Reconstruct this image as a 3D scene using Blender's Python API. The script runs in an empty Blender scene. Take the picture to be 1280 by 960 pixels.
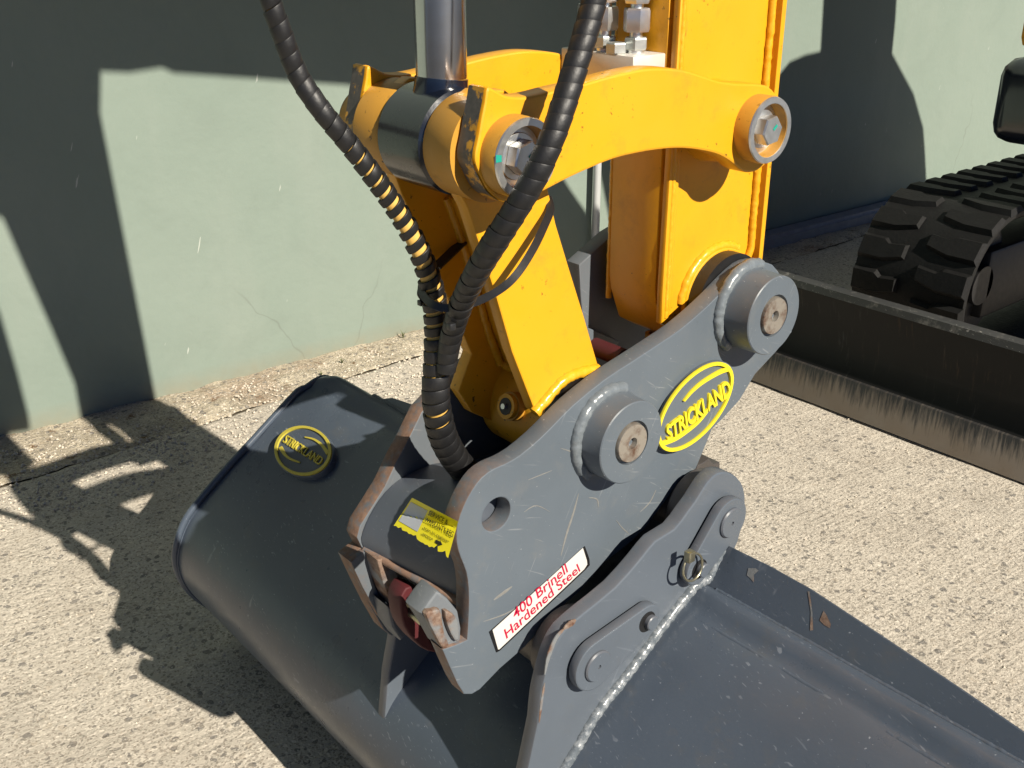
import bpy, bmesh, math, random
import numpy as np
from mathutils import Vector, Matrix, noise
random.seed(7)
sc = bpy.context.scene
PI = math.pi

# ------------------------------------------------------------------ camera
# world axes: X = sideways across the digger (its pins run along X), Y = towards the
# digger's rear, Z = up; metres.  The render frame is 1280 x 960 "photo pixels".
FPX = 1350.0
VPX, VPY = -595.0, -107.0
CX0, CY0 = 640.0, 480.0
H = 1.07
CAMX = 0.66
_p = math.atan2(CY0 - VPY, FPX)
_t = math.atan2(CX0 - VPX, math.hypot(FPX, CY0 - VPY))
sp, cp, st, ct = math.sin(_p), math.cos(_p), math.sin(_t), math.cos(_t)
RIGHT = Vector((st, ct, 0)); FH = Vector((-ct, st, 0)); ZU = Vector((0, 0, 1))
FW = FH * cp - ZU * sp; UP = FH * sp + ZU * cp
CAM = Vector((CAMX, 0, H))
cd = bpy.data.cameras.new('camera'); cam = bpy.data.objects.new('camera', cd)
sc.collection.objects.link(cam); sc.camera = cam
cam.matrix_world = Matrix(((RIGHT.x, UP.x, -FW.x, CAM.x), (RIGHT.y, UP.y, -FW.y, CAM.y), (RIGHT.z, UP.z, -FW.z, CAM.z), (0, 0, 0, 1)))
cd.sensor_width = 36; cd.sensor_fit = 'HORIZONTAL'; cd.lens = FPX / 1280 * 36
cd.clip_start = 0.02; cd.clip_end = 200

# ------------------------------------------------------------------ light
ELEV = math.radians(34.6)
SUNV = Vector((1, 0.035, 0)).normalized() * math.cos(ELEV) + ZU * math.sin(ELEV)
world = bpy.data.worlds.new('World'); sc.world = world; world.use_nodes = True
wn = world.node_tree; bg = wn.nodes['Background']
sky = wn.nodes.new('ShaderNodeTexSky'); sky.sky_type = 'NISHITA'; sky.sun_disc = False
sky.sun_elevation = ELEV; sky.sun_rotation = math.atan2(SUNV.x, SUNV.y)
wn.links.new(sky.outputs[0], bg.inputs[0]); bg.inputs[1].default_value = 0.05
sky.air_density = .30; sky.dust_density = 0.0; sky.ozone_density = 5.0
sl = bpy.data.lights.new('sun', 'SUN'); sl.energy = 5.0; sl.angle = math.radians(0.5); sl.color = (1, .92, .79)
so = bpy.data.objects.new('sun', sl); sc.collection.objects.link(so)
so.rotation_euler = SUNV.to_track_quat('Z', 'Y').to_euler()
sc.view_settings.view_transform = 'Standard'; sc.view_settings.look = 'None'
sc.view_settings.exposure = 0.80; sc.view_settings.gamma = 1; sc.view_settings.use_curve_mapping = False

# ------------------------------------------------------------------ unprojection helpers
def ray(x, y): return RIGHT * (x - CX0) - UP * (y - CY0) + FW * FPX
def at(x, y, X):                       # photo pixel -> point on the plane X = const
    d = ray(x, y); return CAM + d * ((X - CAM.x) / d.x)
def ground(x, y, z=0):
    d = ray(x, y); return CAM + d * ((z - CAM.z) / d.z)
def on_plane(x, y, p, n):
    d = ray(x, y); return CAM + d * ((Vector(p) - CAM).dot(n) / d.dot(n))
def YZ(pts, X): return [(at(a, b, X).y, at(a, b, X).z) for a, b in pts]
def smooth(pts, k=4, closed=True):     # Catmull-Rom through 2-D / 3-D points
    n = len(pts); out = []
    P = [Vector(p) for p in pts]
    for i in range(n if closed else n - 1):
        a, b, c, d = (P[(i + j - 1) % n] if closed else P[min(max(i + j - 1, 0), n - 1)] for j in range(4))
        for s in range(k):
            t = s / k
            out.append(0.5 * (2 * b + (c - a) * t + (2 * a - 5 * b + 4 * c - d) * t * t + (3 * b - a - 3 * c + d) * t ** 3))
    if not closed: out.append(P[-1])
    return [tuple(v) for v in out]

# ------------------------------------------------------------------ materials
def node(nt, typ, **kw):
    n = nt.nodes.new(typ)
    for k, v in kw.items(): setattr(n, k, v)
    return n
def new_mat(name):
    m = bpy.data.materials.new(name); m.use_nodes = True
    nt = m.node_tree; return m, nt, nt.nodes['Principled BSDF'], nt.links
def ramp(nt, src, p0, p1, c0=(0, 0, 0, 1), c1=(1, 1, 1, 1)):
    r = node(nt, 'ShaderNodeValToRGB'); e = r.color_ramp.elements
    e[0].position = p0; e[1].position = p1; e[0].color = c0; e[1].color = c1
    nt.links.new(src, r.inputs[0]); return r.outputs[0]
def noise_tex(nt, scale, detail=4, rough=.55, stretch=None, rot=None, dist=0):
    tc = node(nt, 'ShaderNodeNewGeometry'); n = node(nt, 'ShaderNodeTexNoise')
    n.inputs['Scale'].default_value = scale; n.inputs['Detail'].default_value = detail
    n.inputs['Roughness'].default_value = rough; n.inputs['Distortion'].default_value = dist
    src = tc.outputs['Position']
    if stretch or rot:
        mp = node(nt, 'ShaderNodeMapping')
        if stretch: mp.inputs['Scale'].default_value = stretch
        if rot: mp.inputs['Rotation'].default_value = rot
        # rotate first, then stretch
        m0 = node(nt, 'ShaderNodeMapping'); m0.inputs['Rotation'].default_value = rot or (0, 0, 0)
        mp.inputs['Rotation'].default_value = (0, 0, 0)
        nt.links.new(src, m0.inputs[0]); nt.links.new(m0.outputs[0], mp.inputs[0]); src = mp.outputs[0]
    nt.links.new(src, n.inputs['Vector']); return n.outputs['Fac']
def mix(nt, fac, a, b):
    m = node(nt, 'ShaderNodeMix', data_type='RGBA')
    for s, v in ((m.inputs[0], fac), (m.inputs[6], a), (m.inputs[7], b)):
        if hasattr(v, 'is_output') or isinstance(v, bpy.types.NodeSocket): nt.links.new(v, s)
        else: s.default_value = v
    return m.outputs[2]
def math_n(nt, op, a, b=0.0):
    m = node(nt, 'ShaderNodeMath', operation=op)
    for s, v in ((m.inputs[0], a), (m.inputs[1], b)):
        if isinstance(v, bpy.types.NodeSocket): nt.links.new(v, s)
        else: s.default_value = v
    return m.outputs[0]
def bump(nt, h, strength, dist, bs, prev=None):
    b = node(nt, 'ShaderNodeBump'); b.inputs['Strength'].default_value = strength; b.inputs['Distance'].default_value = dist
    nt.links.new(h, b.inputs['Height'])
    if prev: nt.links.new(prev, b.inputs['Normal'])
    nt.links.new(b.outputs[0], bs.inputs['Normal']); return b.outputs[0]
ALB = .80      # overall reflectance level; the exposure is set to suit
def c4(c): return (c[0] * ALB, c[1] * ALB, c[2] * ALB, 1)

def paint(name, base, rough=.4, var=.25, dirt=(.12, .09, .06), dirt_amt=.35, scratch=(.3, .32, .34), scr_amt=0.0,
          speck=(.02, .015, .01), speck_amt=0.0, rust_edge=0.0, rust_y=None, peel=.15, spec=.5, coat=0.0):
    m, nt, bs, L = new_mat(name)
    n1 = noise_tex(nt, 9, 5)
    col = mix(nt, n1, c4([v * (1 - var) for v in base]), c4([v * (1 + var) for v in base]))
    d = ramp(nt, noise_tex(nt, 26, 8, .7), .55, .75)
    col = mix(nt, math_n(nt, 'MULTIPLY', d, dirt_amt), col, c4(dirt))
    if scr_amt:
        acc = None
        for r, s in (((.5, 0, 0), (60, 300, 12)), ((-.9, .2, .3), (80, 420, 9)), ((1.9, .1, -.2), (70, 380, 14))):
            a = ramp(nt, noise_tex(nt, 1.0, 2, .5, s, r), .69, .73)
            acc = a if acc is None else math_n(nt, 'MAXIMUM', acc, a)
        msk = ramp(nt, noise_tex(nt, 14, 3), .42, .62)
        col = mix(nt, math_n(nt, 'MULTIPLY', math_n(nt, 'MULTIPLY', acc, msk), scr_amt), col, c4(scratch))
        sp_ = ramp(nt, noise_tex(nt, 330, 2, .5), .73, .76)
        col = mix(nt, math_n(nt, 'MULTIPLY', sp_, scr_amt), col, c4([min(1, v * 1.6) for v in scratch]))
    gr_ = ramp(nt, noise_tex(nt, 5.5, 7, .72, dist=.8), .52, .80)
    col = mix(nt, math_n(nt, 'MULTIPLY', gr_, dirt_amt * .7), col, c4([v * .55 + d_ * .25 for v, d_ in zip(base, dirt)]))
    if speck_amt:
        s_ = ramp(nt, noise_tex(nt, 150, 3, .6), .655, .70)
        s2 = ramp(nt, noise_tex(nt, 12, 2), .45, .65)
        col = mix(nt, math_n(nt, 'MULTIPLY', math_n(nt, 'MULTIPLY', s_, s2), speck_amt), col, c4(speck))
    rgh = math_n(nt, 'ADD', math_n(nt, 'ADD', math_n(nt, 'MULTIPLY', noise_tex(nt, 40, 5), .22), math_n(nt, 'MULTIPLY', noise_tex(nt, 7, 4), .22)), rough - .20)
    if rust_edge:
        g = node(nt, 'ShaderNodeNewGeometry'); sx = node(nt, 'ShaderNodeSeparateXYZ'); L.new(g.outputs['True Normal'], sx.inputs[0])
        e = math_n(nt, 'LESS_THAN', math_n(nt, 'ABSOLUTE', sx.outputs[0]), .8)
        f = ramp(nt, noise_tex(nt, 70, 6, .7), .34, .52)
        if rust_y is not None:
            sp2 = node(nt, 'ShaderNodeSeparateXYZ'); L.new(g.outputs['Position'], sp2.inputs[0])
            yy = node(nt, 'ShaderNodeMapRange'); yy.inputs[1].default_value = rust_y; yy.inputs[2].default_value = rust_y + .07
            yy.inputs[3].default_value = 1; yy.inputs[4].default_value = .04; L.new(sp2.outputs[1], yy.inputs[0])
            f = math_n(nt, 'MULTIPLY', f, yy.outputs[0])
        rc = mix(nt, noise_tex(nt, 160, 4, .7), c4((.085, .036, .02)), c4((.36, .23, .16)))
        k = math_n(nt, 'MULTIPLY', math_n(nt, 'MULTIPLY', e, f), rust_edge)
        col = mix(nt, k, col, rc)
        rgh = math_n(nt, 'ADD', rgh, math_n(nt, 'MULTIPLY', k, .3))
    L.new(col, bs.inputs['Base Color']); L.new(rgh, bs.inputs['Roughness'])
    bs.inputs['Specular IOR Level'].default_value = spec
    if coat: bs.inputs['Coat Weight'].default_value = coat; bs.inputs['Coat Roughness'].default_value = .12
    b1 = bump(nt, noise_tex(nt, 190, 3), peel, .0006, bs)
    bump(nt, noise_tex(nt, 22, 3), peel * .8, .002, bs, b1)
    return m

M = {}
M['grey'] = paint('grey_paint', (.116, .140, .165), .36, .16, (.21, .20, .18), .30, (.34, .35, .36), .55, rust_edge=.85, rust_y=.49, speck_amt=.2)
M['grey_rust'] = paint('grey_paint_worn', (.125, .142, .16), .5, .15, (.2, .12, .08), .4, (.30, .31, .32), .3, rust_edge=1.0, rust_y=.55)
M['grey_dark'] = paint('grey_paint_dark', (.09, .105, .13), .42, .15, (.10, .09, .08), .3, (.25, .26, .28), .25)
M['bucket'] = paint('bucket_paint', (.076, .097, .130), .30, .14, (.13, .12, .105), .35, (.34, .37, .42), .45, peel=.22)
M['bucket_ear'] = paint('bucket_ear_paint', (.105, .125, .152), .36, .12, (.13, .12, .10), .2, (.32, .35, .40), .22, rust_edge=.10)
M['yellow'] = paint('yellow_paint', (.80, .375, .009), .38, .07, (.42, .20, .03), .45, speck=(.05, .03, .01), speck_amt=.9, peel=.2)
M['yellow_dirty'] = paint('yellow_paint_dirty', (.58, .29, .035), .45, .12, (.14, .08, .035), .85, speck=(.03, .02, .01), speck_amt=1)
M['black_paint'] = paint('black_gloss_paint', (.006, .009, .018), .2, .2, (.03, .03, .03), .3, peel=.1, coat=.6)
M['blade_old'] = paint('worn_black_blade', (.018, .018, .019), .4, .3, (.07, .045, .025), .5, (.16, .15, .13), .5, speck_amt=.0)
M['red'] = paint('red_paint', (.075, .008, .011), .62, .25, (.06, .02, .02), .6, speck_amt=.3)

def simple(name, col, rough=.5, metal=0.0, var=.15, scale=60, b=.1, bd=.0005, stretch=None, **kw):
    m, nt, bs, L = new_mat(name)
    c = mix(nt, noise_tex(nt, scale, 5, .6, stretch), c4([v * (1 - var) for v in col]), c4([min(1, v * (1 + var)) for v in col]))
    L.new(c, bs.inputs['Base Color']); bs.inputs['Metallic'].default_value = metal
    L.new(math_n(nt, 'ADD', math_n(nt, 'MULTIPLY', noise_tex(nt, scale * 1.7, 4), .2), rough - .1), bs.inputs['Roughness'])
    if b: bump(nt, noise_tex(nt, scale * 3, 4), b, bd, bs)
    for k, v in kw.items(): bs.inputs[k].default_value = v
    return m
M['chrome'] = simple('chrome_rod', (.66, .64, .63), .20, 1, .06, 20, .02, stretch=(1, 1, 40))
M['zinc'] = simple('zinc_plated_steel', (.86, .87, .86), .34, .9, .15, 90, .2)
M['zinc_dull'] = simple('dull_zinc', (.50, .52, .50), .45, .8, .15, 90, .2)
M['gold_zinc'] = simple('yellow_zinc', (.55, .50, .34), .3, .9, .15, 90, .1)
M['rubber'] = simple('hose_wrap_plastic', (.011, .011, .012), .50, 0, .4, 120, .35, .0006)
M['hose_gold'] = simple('hose_core_yellow', (.75, .45, .10), .6, 0, .2, 80, .2)
M['band_black'] = simple('black_band_rubber', (.020, .020, .021), .38, 0, .3, 100, .2)
M['track'] = simple('track_rubber', (.009, .009, .009), .6, 0, .4, 40, .5, .002, **{'Specular IOR Level': .25})
M['track_worn'] = simple('track_rubber_dusty', (.16, .15, .13), .7, 0, .3, 50, .5, .002)
M['black'] = simple('matt_black', (.008, .008, .009), .5, 0, .3, 40, .1)
M['seal'] = simple('seal_rubber', (.012, .012, .013), .45, 0, .3, 60, .1)
M['white_block'] = simple('pale_alloy', (.72, .68, .62), .5, .3, .1, 60, .2)
M['badge_yellow'] = simple('badge_yellow_paint', (.80, .66, .02), .5, 0, .08, 300, .2)
M['badge_yellow_dull'] = simple('badge_yellow_aged', (.56, .47, .06), .5, 0, .2, 300, .2)
M['label_white'] = simple('label_white', (.68, .66, .62), .4, 0, .03, 60, 0)
M['label_red'] = simple('label_red', (.48, .012, .05), .45, 0, .05, 60, 0)
M['label_black'] = simple('label_black', (.012, .012, .013), .4, 0, .1, 60, 0)
M['label_yellow'] = simple('label_yellow', (.78, .70, .02), .4, 0, .05, 60, 0)
M['marker'] = simple('green_marker', (.01, .33, .25), .5, 0, .1, 60, 0)

def make_rust():
    m, nt, bs, L = new_mat('rusty_steel')
    a = mix(nt, ramp(nt, noise_tex(nt, 90, 6, .7), .35, .65), c4((.13, .060, .035)), c4((.36, .27, .21)))
    a = mix(nt, ramp(nt, noise_tex(nt, 40, 4), .46, .58), a, c4((.24, .25, .255)))
    L.new(a, bs.inputs['Base Color']); bs.inputs['Roughness'].default_value = .6; bs.inputs['Metallic'].default_value = .25
    bump(nt, noise_tex(nt, 220, 5, .7), .5, .001, bs); return m
M['rust'] = make_rust()
def make_pin():
    m, nt, bs, L = new_mat('pin_end_steel')
    a = mix(nt, ramp(nt, noise_tex(nt, 60, 4, .6), .45, .68), c4((.55, .50, .43)), c4((.20, .10, .06)))
    L.new(a, bs.inputs['Base Color']); bs.inputs['Roughness'].default_value = .38; bs.inputs['Metallic'].default_value = .7
    bump(nt, noise_tex(nt, 160, 4), .4, .001, bs); return m
M['pin'] = make_pin()
M['pin_bush'] = simple('worn_bush_steel', (.10, .09, .085), .4, .3, .4, 40, .3)
def make_weld(name, base, hi):
    m, nt, bs, L = new_mat(name)
    a = mix(nt, ramp(nt, noise_tex(nt, 150, 5, .7), .45, .7), c4(base), c4(hi))
    L.new(a, bs.inputs['Base Color']); bs.inputs['Roughness'].default_value = .27
    bump(nt, noise_tex(nt, 180, 3), .5, .001, bs); return m
M['weld_grey'] = make_weld('weld_bead_grey', (.15, .172, .19), (.20, .225, .245))
M['weld_bright'] = make_weld('weld_bead_bright', (.12, .14, .16), (.33, .35, .37))
M['weld_yellow'] = make_weld('weld_bead_yellow', (.76, .37, .012), (.84, .45, .03))

def make_eye():       # black gloss paint of the rod eye, yellow dust
    return paint('rod_eye_black', (.006, .009, .018), .22, .2, (.05, .035, .02), .35, peel=.2, coat=.5)
M['eye'] = make_eye()
def make_wornyellow():
    m, nt, bs, L = new_mat('yellow_paint_scuffed')
    f = ramp(nt, noise_tex(nt, 55, 6, .65), .40, .46)
    a = mix(nt, f, c4((.72, .36, .03)), mix(nt, noise_tex(nt, 200, 4), c4((.03, .03, .035)), c4((.16, .14, .12))))
    L.new(a, bs.inputs['Base Color']); bs.inputs['Roughness'].default_value = .42
    bump(nt, noise_tex(nt, 120, 5), .4, .001, bs); return m
M['scuffed'] = make_wornyellow()

def make_wall():
    m, nt, bs, L = new_mat('green_render_paint')
    a = mix(nt, noise_tex(nt, 2.2, 6, .6), c4((.205, .262, .222)), c4((.255, .305, .262)))
    st_ = ramp(nt, noise_tex(nt, 1, 5, .6, (3, 6, 1.2)), .50, .75)
    a = mix(nt, math_n(nt, 'MULTIPLY', st_, .3), a, c4((.29, .325, .285)))
    a = mix(nt, math_n(nt, 'MULTIPLY', ramp(nt, noise_tex(nt, 5, 6, .7, dist=.6), .52, .74), .35), a, c4((.19, .235, .20)))
    # hairline crack
    vo = node(nt, 'ShaderNodeTexVoronoi', feature='DISTANCE_TO_EDGE'); vo.inputs['Scale'].default_value = 1.1
    g = node(nt, 'ShaderNodeNewGeometry'); mp = node(nt, 'ShaderNodeMapping'); mp.inputs['Scale'].default_value = (.3, 1, 1)
    nz = node(nt, 'ShaderNodeTexNoise'); nz.inputs['Scale'].default_value = 9; L.new(g.outputs['Position'], nz.inputs['Vector'])
    ad = node(nt, 'ShaderNodeVectorMath', operation='MULTIPLY_ADD'); L.new(nz.outputs['Color'], ad.inputs[0]); ad.inputs[1].default_value = (.12, .12, .12); L.new(g.outputs['Position'], ad.inputs[2])
    L.new(ad.outputs[0], mp.inputs[0]); L.new(mp.outputs[0], vo.inputs['Vector'])
    cr = ramp(nt, vo.outputs['Distance'], .0012, .003, (1, 1, 1, 1), (0, 0, 0, 1))
    cm = ramp(nt, noise_tex(nt, 1.4, 2), .5, .6)
    crk = math_n(nt, 'MULTIPLY', cr, cm)
    a = mix(nt, math_n(nt, 'MULTIPLY', crk, .35), a, c4((.12, .13, .11)))
    sc_ = ramp(nt, noise_tex(nt, 1, 2, .5, (80, 90, 14), (.3, 0, 0)), .765, .78)
    a = mix(nt, math_n(nt, 'MULTIPLY', sc_, .6), a, c4((.6, .62, .56)))
    # splash dirt low down
    sx = node(nt, 'ShaderNodeSeparateXYZ'); L.new(g.outputs['Position'], sx.inputs[0])
    lo = node(nt, 'ShaderNodeMapRange'); lo.inputs[1].default_value = 0; lo.inputs[2].default_value = .05; lo.inputs[3].default_value = .7; lo.inputs[4].default_value = 0
    L.new(sx.outputs[2], lo.inputs[0])
    a = mix(nt, math_n(nt, 'MULTIPLY', lo.outputs[0], noise_tex(nt, 30, 5)), a, c4((.28, .22, .14)))
    L.new(a, bs.inputs['Base Color']); bs.inputs['Roughness'].default_value = .7; bs.inputs['Specular IOR Level'].default_value = .2
    b1 = bump(nt, noise_tex(nt, 60, 5), .35, .002, bs)
    bump(nt, noise_tex(nt, 7, 3), .35, .01, bs, b1)
    return m
M['wall'] = make_wall()

def make_concrete(name, near=False):
    m, nt, bs, L = new_mat(name)
    if near:
        a = mix(nt, ramp(nt, noise_tex(nt, 14, 6, .7), .35, .65), c4((.46, .40, .30)), c4((.72, .63, .48)))
        a = mix(nt, ramp(nt, noise_tex(nt, 24, 3, .5), .60, .70), a, c4((.22, .14, .075)))
        a = mix(nt, math_n(nt, 'MULTIPLY', ramp(nt, noise_tex(nt, 4, 4), .52, .68), .6), a, c4((.40, .25, .17)))
    else:
        a = mix(nt, noise_tex(nt, 2.6, 6, .65), c4((.53, .48, .405)), c4((.66, .60, .51)))
        a = mix(nt, math_n(nt, 'MULTIPLY', ramp(nt, noise_tex(nt, 7, 5, .7), .55, .75), .35), a, c4((.34, .32, .29)))
    # exposed aggregate: small stones of mixed colour and size, and pits
    g = node(nt, 'ShaderNodeNewGeometry')
    nz = node(nt, 'ShaderNodeTexNoise'); nz.inputs['Scale'].default_value = 60; L.new(g.outputs['Position'], nz.inputs['Vector'])
    wv = node(nt, 'ShaderNodeVectorMath', operation='MULTIPLY_ADD'); L.new(nz.outputs['Color'], wv.inputs[0]); wv.inputs[1].default_value = (.012, .012, .012); L.new(g.outputs['Position'], wv.inputs[2])
    hs = None
    for scl, thr, rad, dark, lite in ((70, .86, .40, (.19, .18, .17), (.52, .45, .36)), (135, .80, .43, (.27, .25, .22), (.84, .77, .65)), (260, .70, .5, (.33, .29, .24), (.82, .75, .64))):
        vo = node(nt, 'ShaderNodeTexVoronoi'); vo.inputs['Scale'].default_value = scl; L.new(wv.outputs[0], vo.inputs['Vector'])
        se = node(nt, 'ShaderNodeSeparateColor'); L.new(vo.outputs['Color'], se.inputs[0])
        inside = math_n(nt, 'LESS_THAN', vo.outputs['Distance'], rad)
        md = math_n(nt, 'MULTIPLY', inside, math_n(nt, 'GREATER_THAN', se.outputs[0], thr))
        ml = math_n(nt, 'MULTIPLY', inside, math_n(nt, 'GREATER_THAN', se.outputs[1], thr))
        a = mix(nt, math_n(nt, 'MULTIPLY', ml, .55), a, c4(lite)); a = mix(nt, math_n(nt, 'MULTIPLY', md, .8), a, c4(dark))
        hh = math_n(nt, 'MULTIPLY', md, -1.0); hs = hh if hs is None else math_n(nt, 'ADD', hs, math_n(nt, 'MULTIPLY', hh, .6))
    stain = ramp(nt, noise_tex(nt, 3.1, 6, .65, dist=1.0), .50, .72)
    a = mix(nt, math_n(nt, 'MULTIPLY', stain, .30), a, c4((.33, .28, .22)))
    L.new(a, bs.inputs['Base Color']); bs.inputs['Roughness'].default_value = .9; bs.inputs['Specular IOR Level'].default_value = .15
    h1 = math_n(nt, 'ADD', noise_tex(nt, 150, 5, .65), math_n(nt, 'MULTIPLY', hs, .25))
    rib = noise_tex(nt, 1, 2, .5, (95, 7, 40), (0, 0, .06))
    b1 = bump(nt, h1, .8, .0045 if not near else .010, bs)
    b2 = bump(nt, rib, .55, .0032, bs, b1)
    bump(nt, noise_tex(nt, 14, 4), .5, .006, bs, b2)
    return m
M['concrete'] = make_concrete('brushed_concrete')
M['concrete_old'] = make_concrete('weathered_concrete', True)
M['kerb'] = simple('pale_kerb_concrete', (.34, .34, .34), .85, 0, .25, 25, .6, .004)
M['cladding'] = simple('dark_brown_cladding', (.035, .028, .02), .5, 0, .2, 20, .1)
M['pipe'] = simple('galvanised_pipe', (.55, .57, .56), .4, .2, .1, 20, .1)

# ------------------------------------------------------------------ object helpers
COL = sc.collection
def link(name, me, mat=None, parent=None):
    o = bpy.data.objects.new(name, me); COL.objects.link(o)
    if mat is not None:
        for mm in (mat if isinstance(mat, (list, tuple)) else [mat]): me.materials.append(M[mm] if isinstance(mm, str) else mm)
    if parent: o.parent = parent
    return o
def thing(name, label, cat, loc=(0, 0, 0)):
    o = bpy.data.objects.new(name, None); COL.objects.link(o); o.empty_display_size = .1
    o['label'] = label; o['category'] = cat
    return o
def shade(me, ang=40):
    me.polygons.foreach_set('use_smooth', [True] * len(me.polygons))
    try: me.set_sharp_from_angle(angle=math.radians(ang))
    except Exception: pass
def from_bm(name, bm, mat, parent=None, ang=40):
    bmesh.ops.recalc_face_normals(bm, faces=bm.faces)
    me = bpy.data.meshes.new(name); bm.to_mesh(me); bm.free(); shade(me, ang)
    return link(name, me, mat, parent)
def from_py(name, v, f, mat, parent=None, ang=40):
    me = bpy.data.meshes.new(name); me.from_pydata([tuple(p) for p in v], [], f); me.update()
    bm = bmesh.new(); bm.from_mesh(me); bmesh.ops.recalc_face_normals(bm, faces=bm.faces); bm.to_mesh(me); bm.free()
    shade(me, ang); return link(name, me, mat, parent)

def plate_mesh(loops, x0, x1, bev=.0012, MW=None):
    """solid plate: closed (Y,Z) outlines (later ones are holes) from X=x0 to x1"""
    cu = bpy.data.curves.new('tmp', 'CURVE'); cu.dimensions = '2D'; cu.fill_mode = 'BOTH'
    cu.extrude = max(abs(x1 - x0) / 2 - bev, 0.0001); cu.bevel_depth = bev; cu.bevel_resolution = 1; cu.offset = -bev
    for lp in loops:
        s = cu.splines.new('POLY'); s.points.add(len(lp) - 1); s.use_cyclic_u = True
        for i, q in enumerate(lp): s.points[i].co = (q[0], q[1], 0, 1)
    ob = bpy.data.objects.new('tmp', cu); COL.objects.link(ob)
    dg = bpy.context.evaluated_depsgraph_get(); me = bpy.data.meshes.new_from_object(ob.evaluated_get(dg))
    bpy.data.objects.remove(ob); bpy.data.curves.remove(cu)
    xm = (x0 + x1) / 2
    me.transform(MW if MW else Matrix(((0, 0, 1, xm), (1, 0, 0, 0), (0, 1, 0, 0), (0, 0, 0, 1))))
    me.materials.clear(); shade(me, 35); return me
def plate(name, loops, x0, x1, mat, parent=None, bev=.0012, MW=None):
    me = plate_mesh(loops, x0, x1, bev, MW); me.name = name
    return link(name, me, mat, parent)

def lathe(name, prof, cen, mat, parent=None, axis='X', n=48, ang=35, caps=(1, 1)):
    """prof: list of (along, radius); revolved about an axis through cen"""
    v, f = [], []
    for a, r in prof:
        for k in range(n):
            t = 2 * PI * k / n; c, s = r * math.cos(t), r * math.sin(t)
            if axis == 'X': v.append((a + (cen[0] if len(cen) == 3 else 0), cen[-2] + c, cen[-1] + s))
            elif axis == 'Z': v.append((cen[0] + c, cen[1] + s, cen[2] + a))
            else: v.append((cen[0] + c, cen[1] + a, cen[2] + s))
    for i in range(len(prof) - 1):
        for k in range(n):
            f.append((i * n + k, i * n + (k + 1) % n, (i + 1) * n + (k + 1) % n, (i + 1) * n + k))
    m = (len(prof) - 1) * n
    if caps[0]: f.append(tuple(range(n))[::-1])
    if caps[1]: f.append(tuple(range(m, m + n)))
    return from_py(name, v, f, mat, parent, ang)
def box(name, x, y, z, mat, parent=None, bev=.003, rot=None, seg=2):
    bm = bmesh.new(); bmesh.ops.create_cube(bm, size=1)
    c = Vector(((x[0] + x[1]) / 2, (y[0] + y[1]) / 2, (z[0] + z[1]) / 2))
    for v in bm.verts: v.co = Vector((v.co.x * (x[1] - x[0]), v.co.y * (y[1] - y[0]), v.co.z * (z[1] - z[0])))
    if bev: bmesh.ops.bevel(bm, geom=bm.edges[:], offset=bev, segments=seg, affect='EDGES', profile=.5)
    R = rot.to_matrix() if rot else Matrix.Identity(3)
    for v in bm.verts: v.co = R @ v.co + c
    return from_bm(name, bm, mat, parent)

def frames(P):
    P = [Vector(p) for p in P]; T = []
    for i in range(len(P)):
        T.append((P[min(i + 1, len(P) - 1)] - P[max(i - 1, 0)]).normalized())
    n = T[0].orthogonal().normalized(); N = []
    for i in range(len(P)):
        n = (n - T[i] * n.dot(T[i])).normalized(); N.append(n.copy())
    return P, T, N
def tube(name, P, r, mat, parent=None, n=12, wob=0.0, cap=True, rfun=None, flat=None, seed=0):
    P, T, N = frames(P); v, f = [], []
    for i, (p, t, u) in enumerate(zip(P, T, N)):
        b = t.cross(u); rr = rfun(i / (len(P) - 1)) if rfun else r
        for k in range(n):
            a = 2 * PI * k / n; q = rr
            if wob: q *= 1 + wob * noise.noise(p * 260 + Vector((seed, k * .5, 0))) + wob * .10 * math.sin(i * 1.1)
            v.append(p + u * math.cos(a) * q + b * math.sin(a) * q)
    for i in range(len(P) - 1):
        for k in range(n): f.append((i * n + k, i * n + (k + 1) % n, (i + 1) * n + (k + 1) % n, (i + 1) * n + k))
    if cap: f.append(tuple(range(n))[::-1]); m = (len(P) - 1) * n; f.append(tuple(range(m, m + n)))
    return from_py(name, v, f, mat, parent, 60)
def resample(P, step):
    P = [Vector(p) for p in P]; out = [P[0]]; acc = 0
    for a, b in zip(P, P[1:]):
        d = (b - a).length
        if d < 1e-9: continue
        s = step - acc
        while s <= d: out.append(a + (b - a) * (s / d)); s += step
        acc = (acc + d) % step
    return out
def weld(name, P, r, mat, parent, seed=0, n=8):
    P = resample(smooth(P, 6, False) if len(P) > 2 else P, .0022)
    return tube(name, P, r, mat, parent, n=n, wob=.22, seed=seed)
def stroke2(pts, w):
    P = [Vector(p) for p in smooth(pts, 6, False)]; a, b = [], []
    for i, p in enumerate(P):
        t = (P[min(i + 1, len(P) - 1)] - P[max(i - 1, 0)]).normalized(); n = Vector((-t.y, t.x)); u = i / (len(P) - 1)
        q = w / 2 * (.25 + math.sin(PI * u)) * (.7 + .5 * abs(noise.noise(Vector((p.x * .35, p.y * .35, 1)))))
        a.append(tuple(p + n * q)); b.append(tuple(p - n * q))
    return a + b[::-1]
def arc(c, r, a0, a1, x, n=24): return [(x, c[0] + r * math.cos(a0 + (a1 - a0) * i / n), c[1] + r * math.sin(a0 + (a1 - a0) * i / n)) for i in range(n + 1)]
def circ(c, r, n=32): return [(c[0] + r * math.cos(2 * PI * i / n), c[1] + r * math.sin(2 * PI * i / n)) for i in range(n)]
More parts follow.
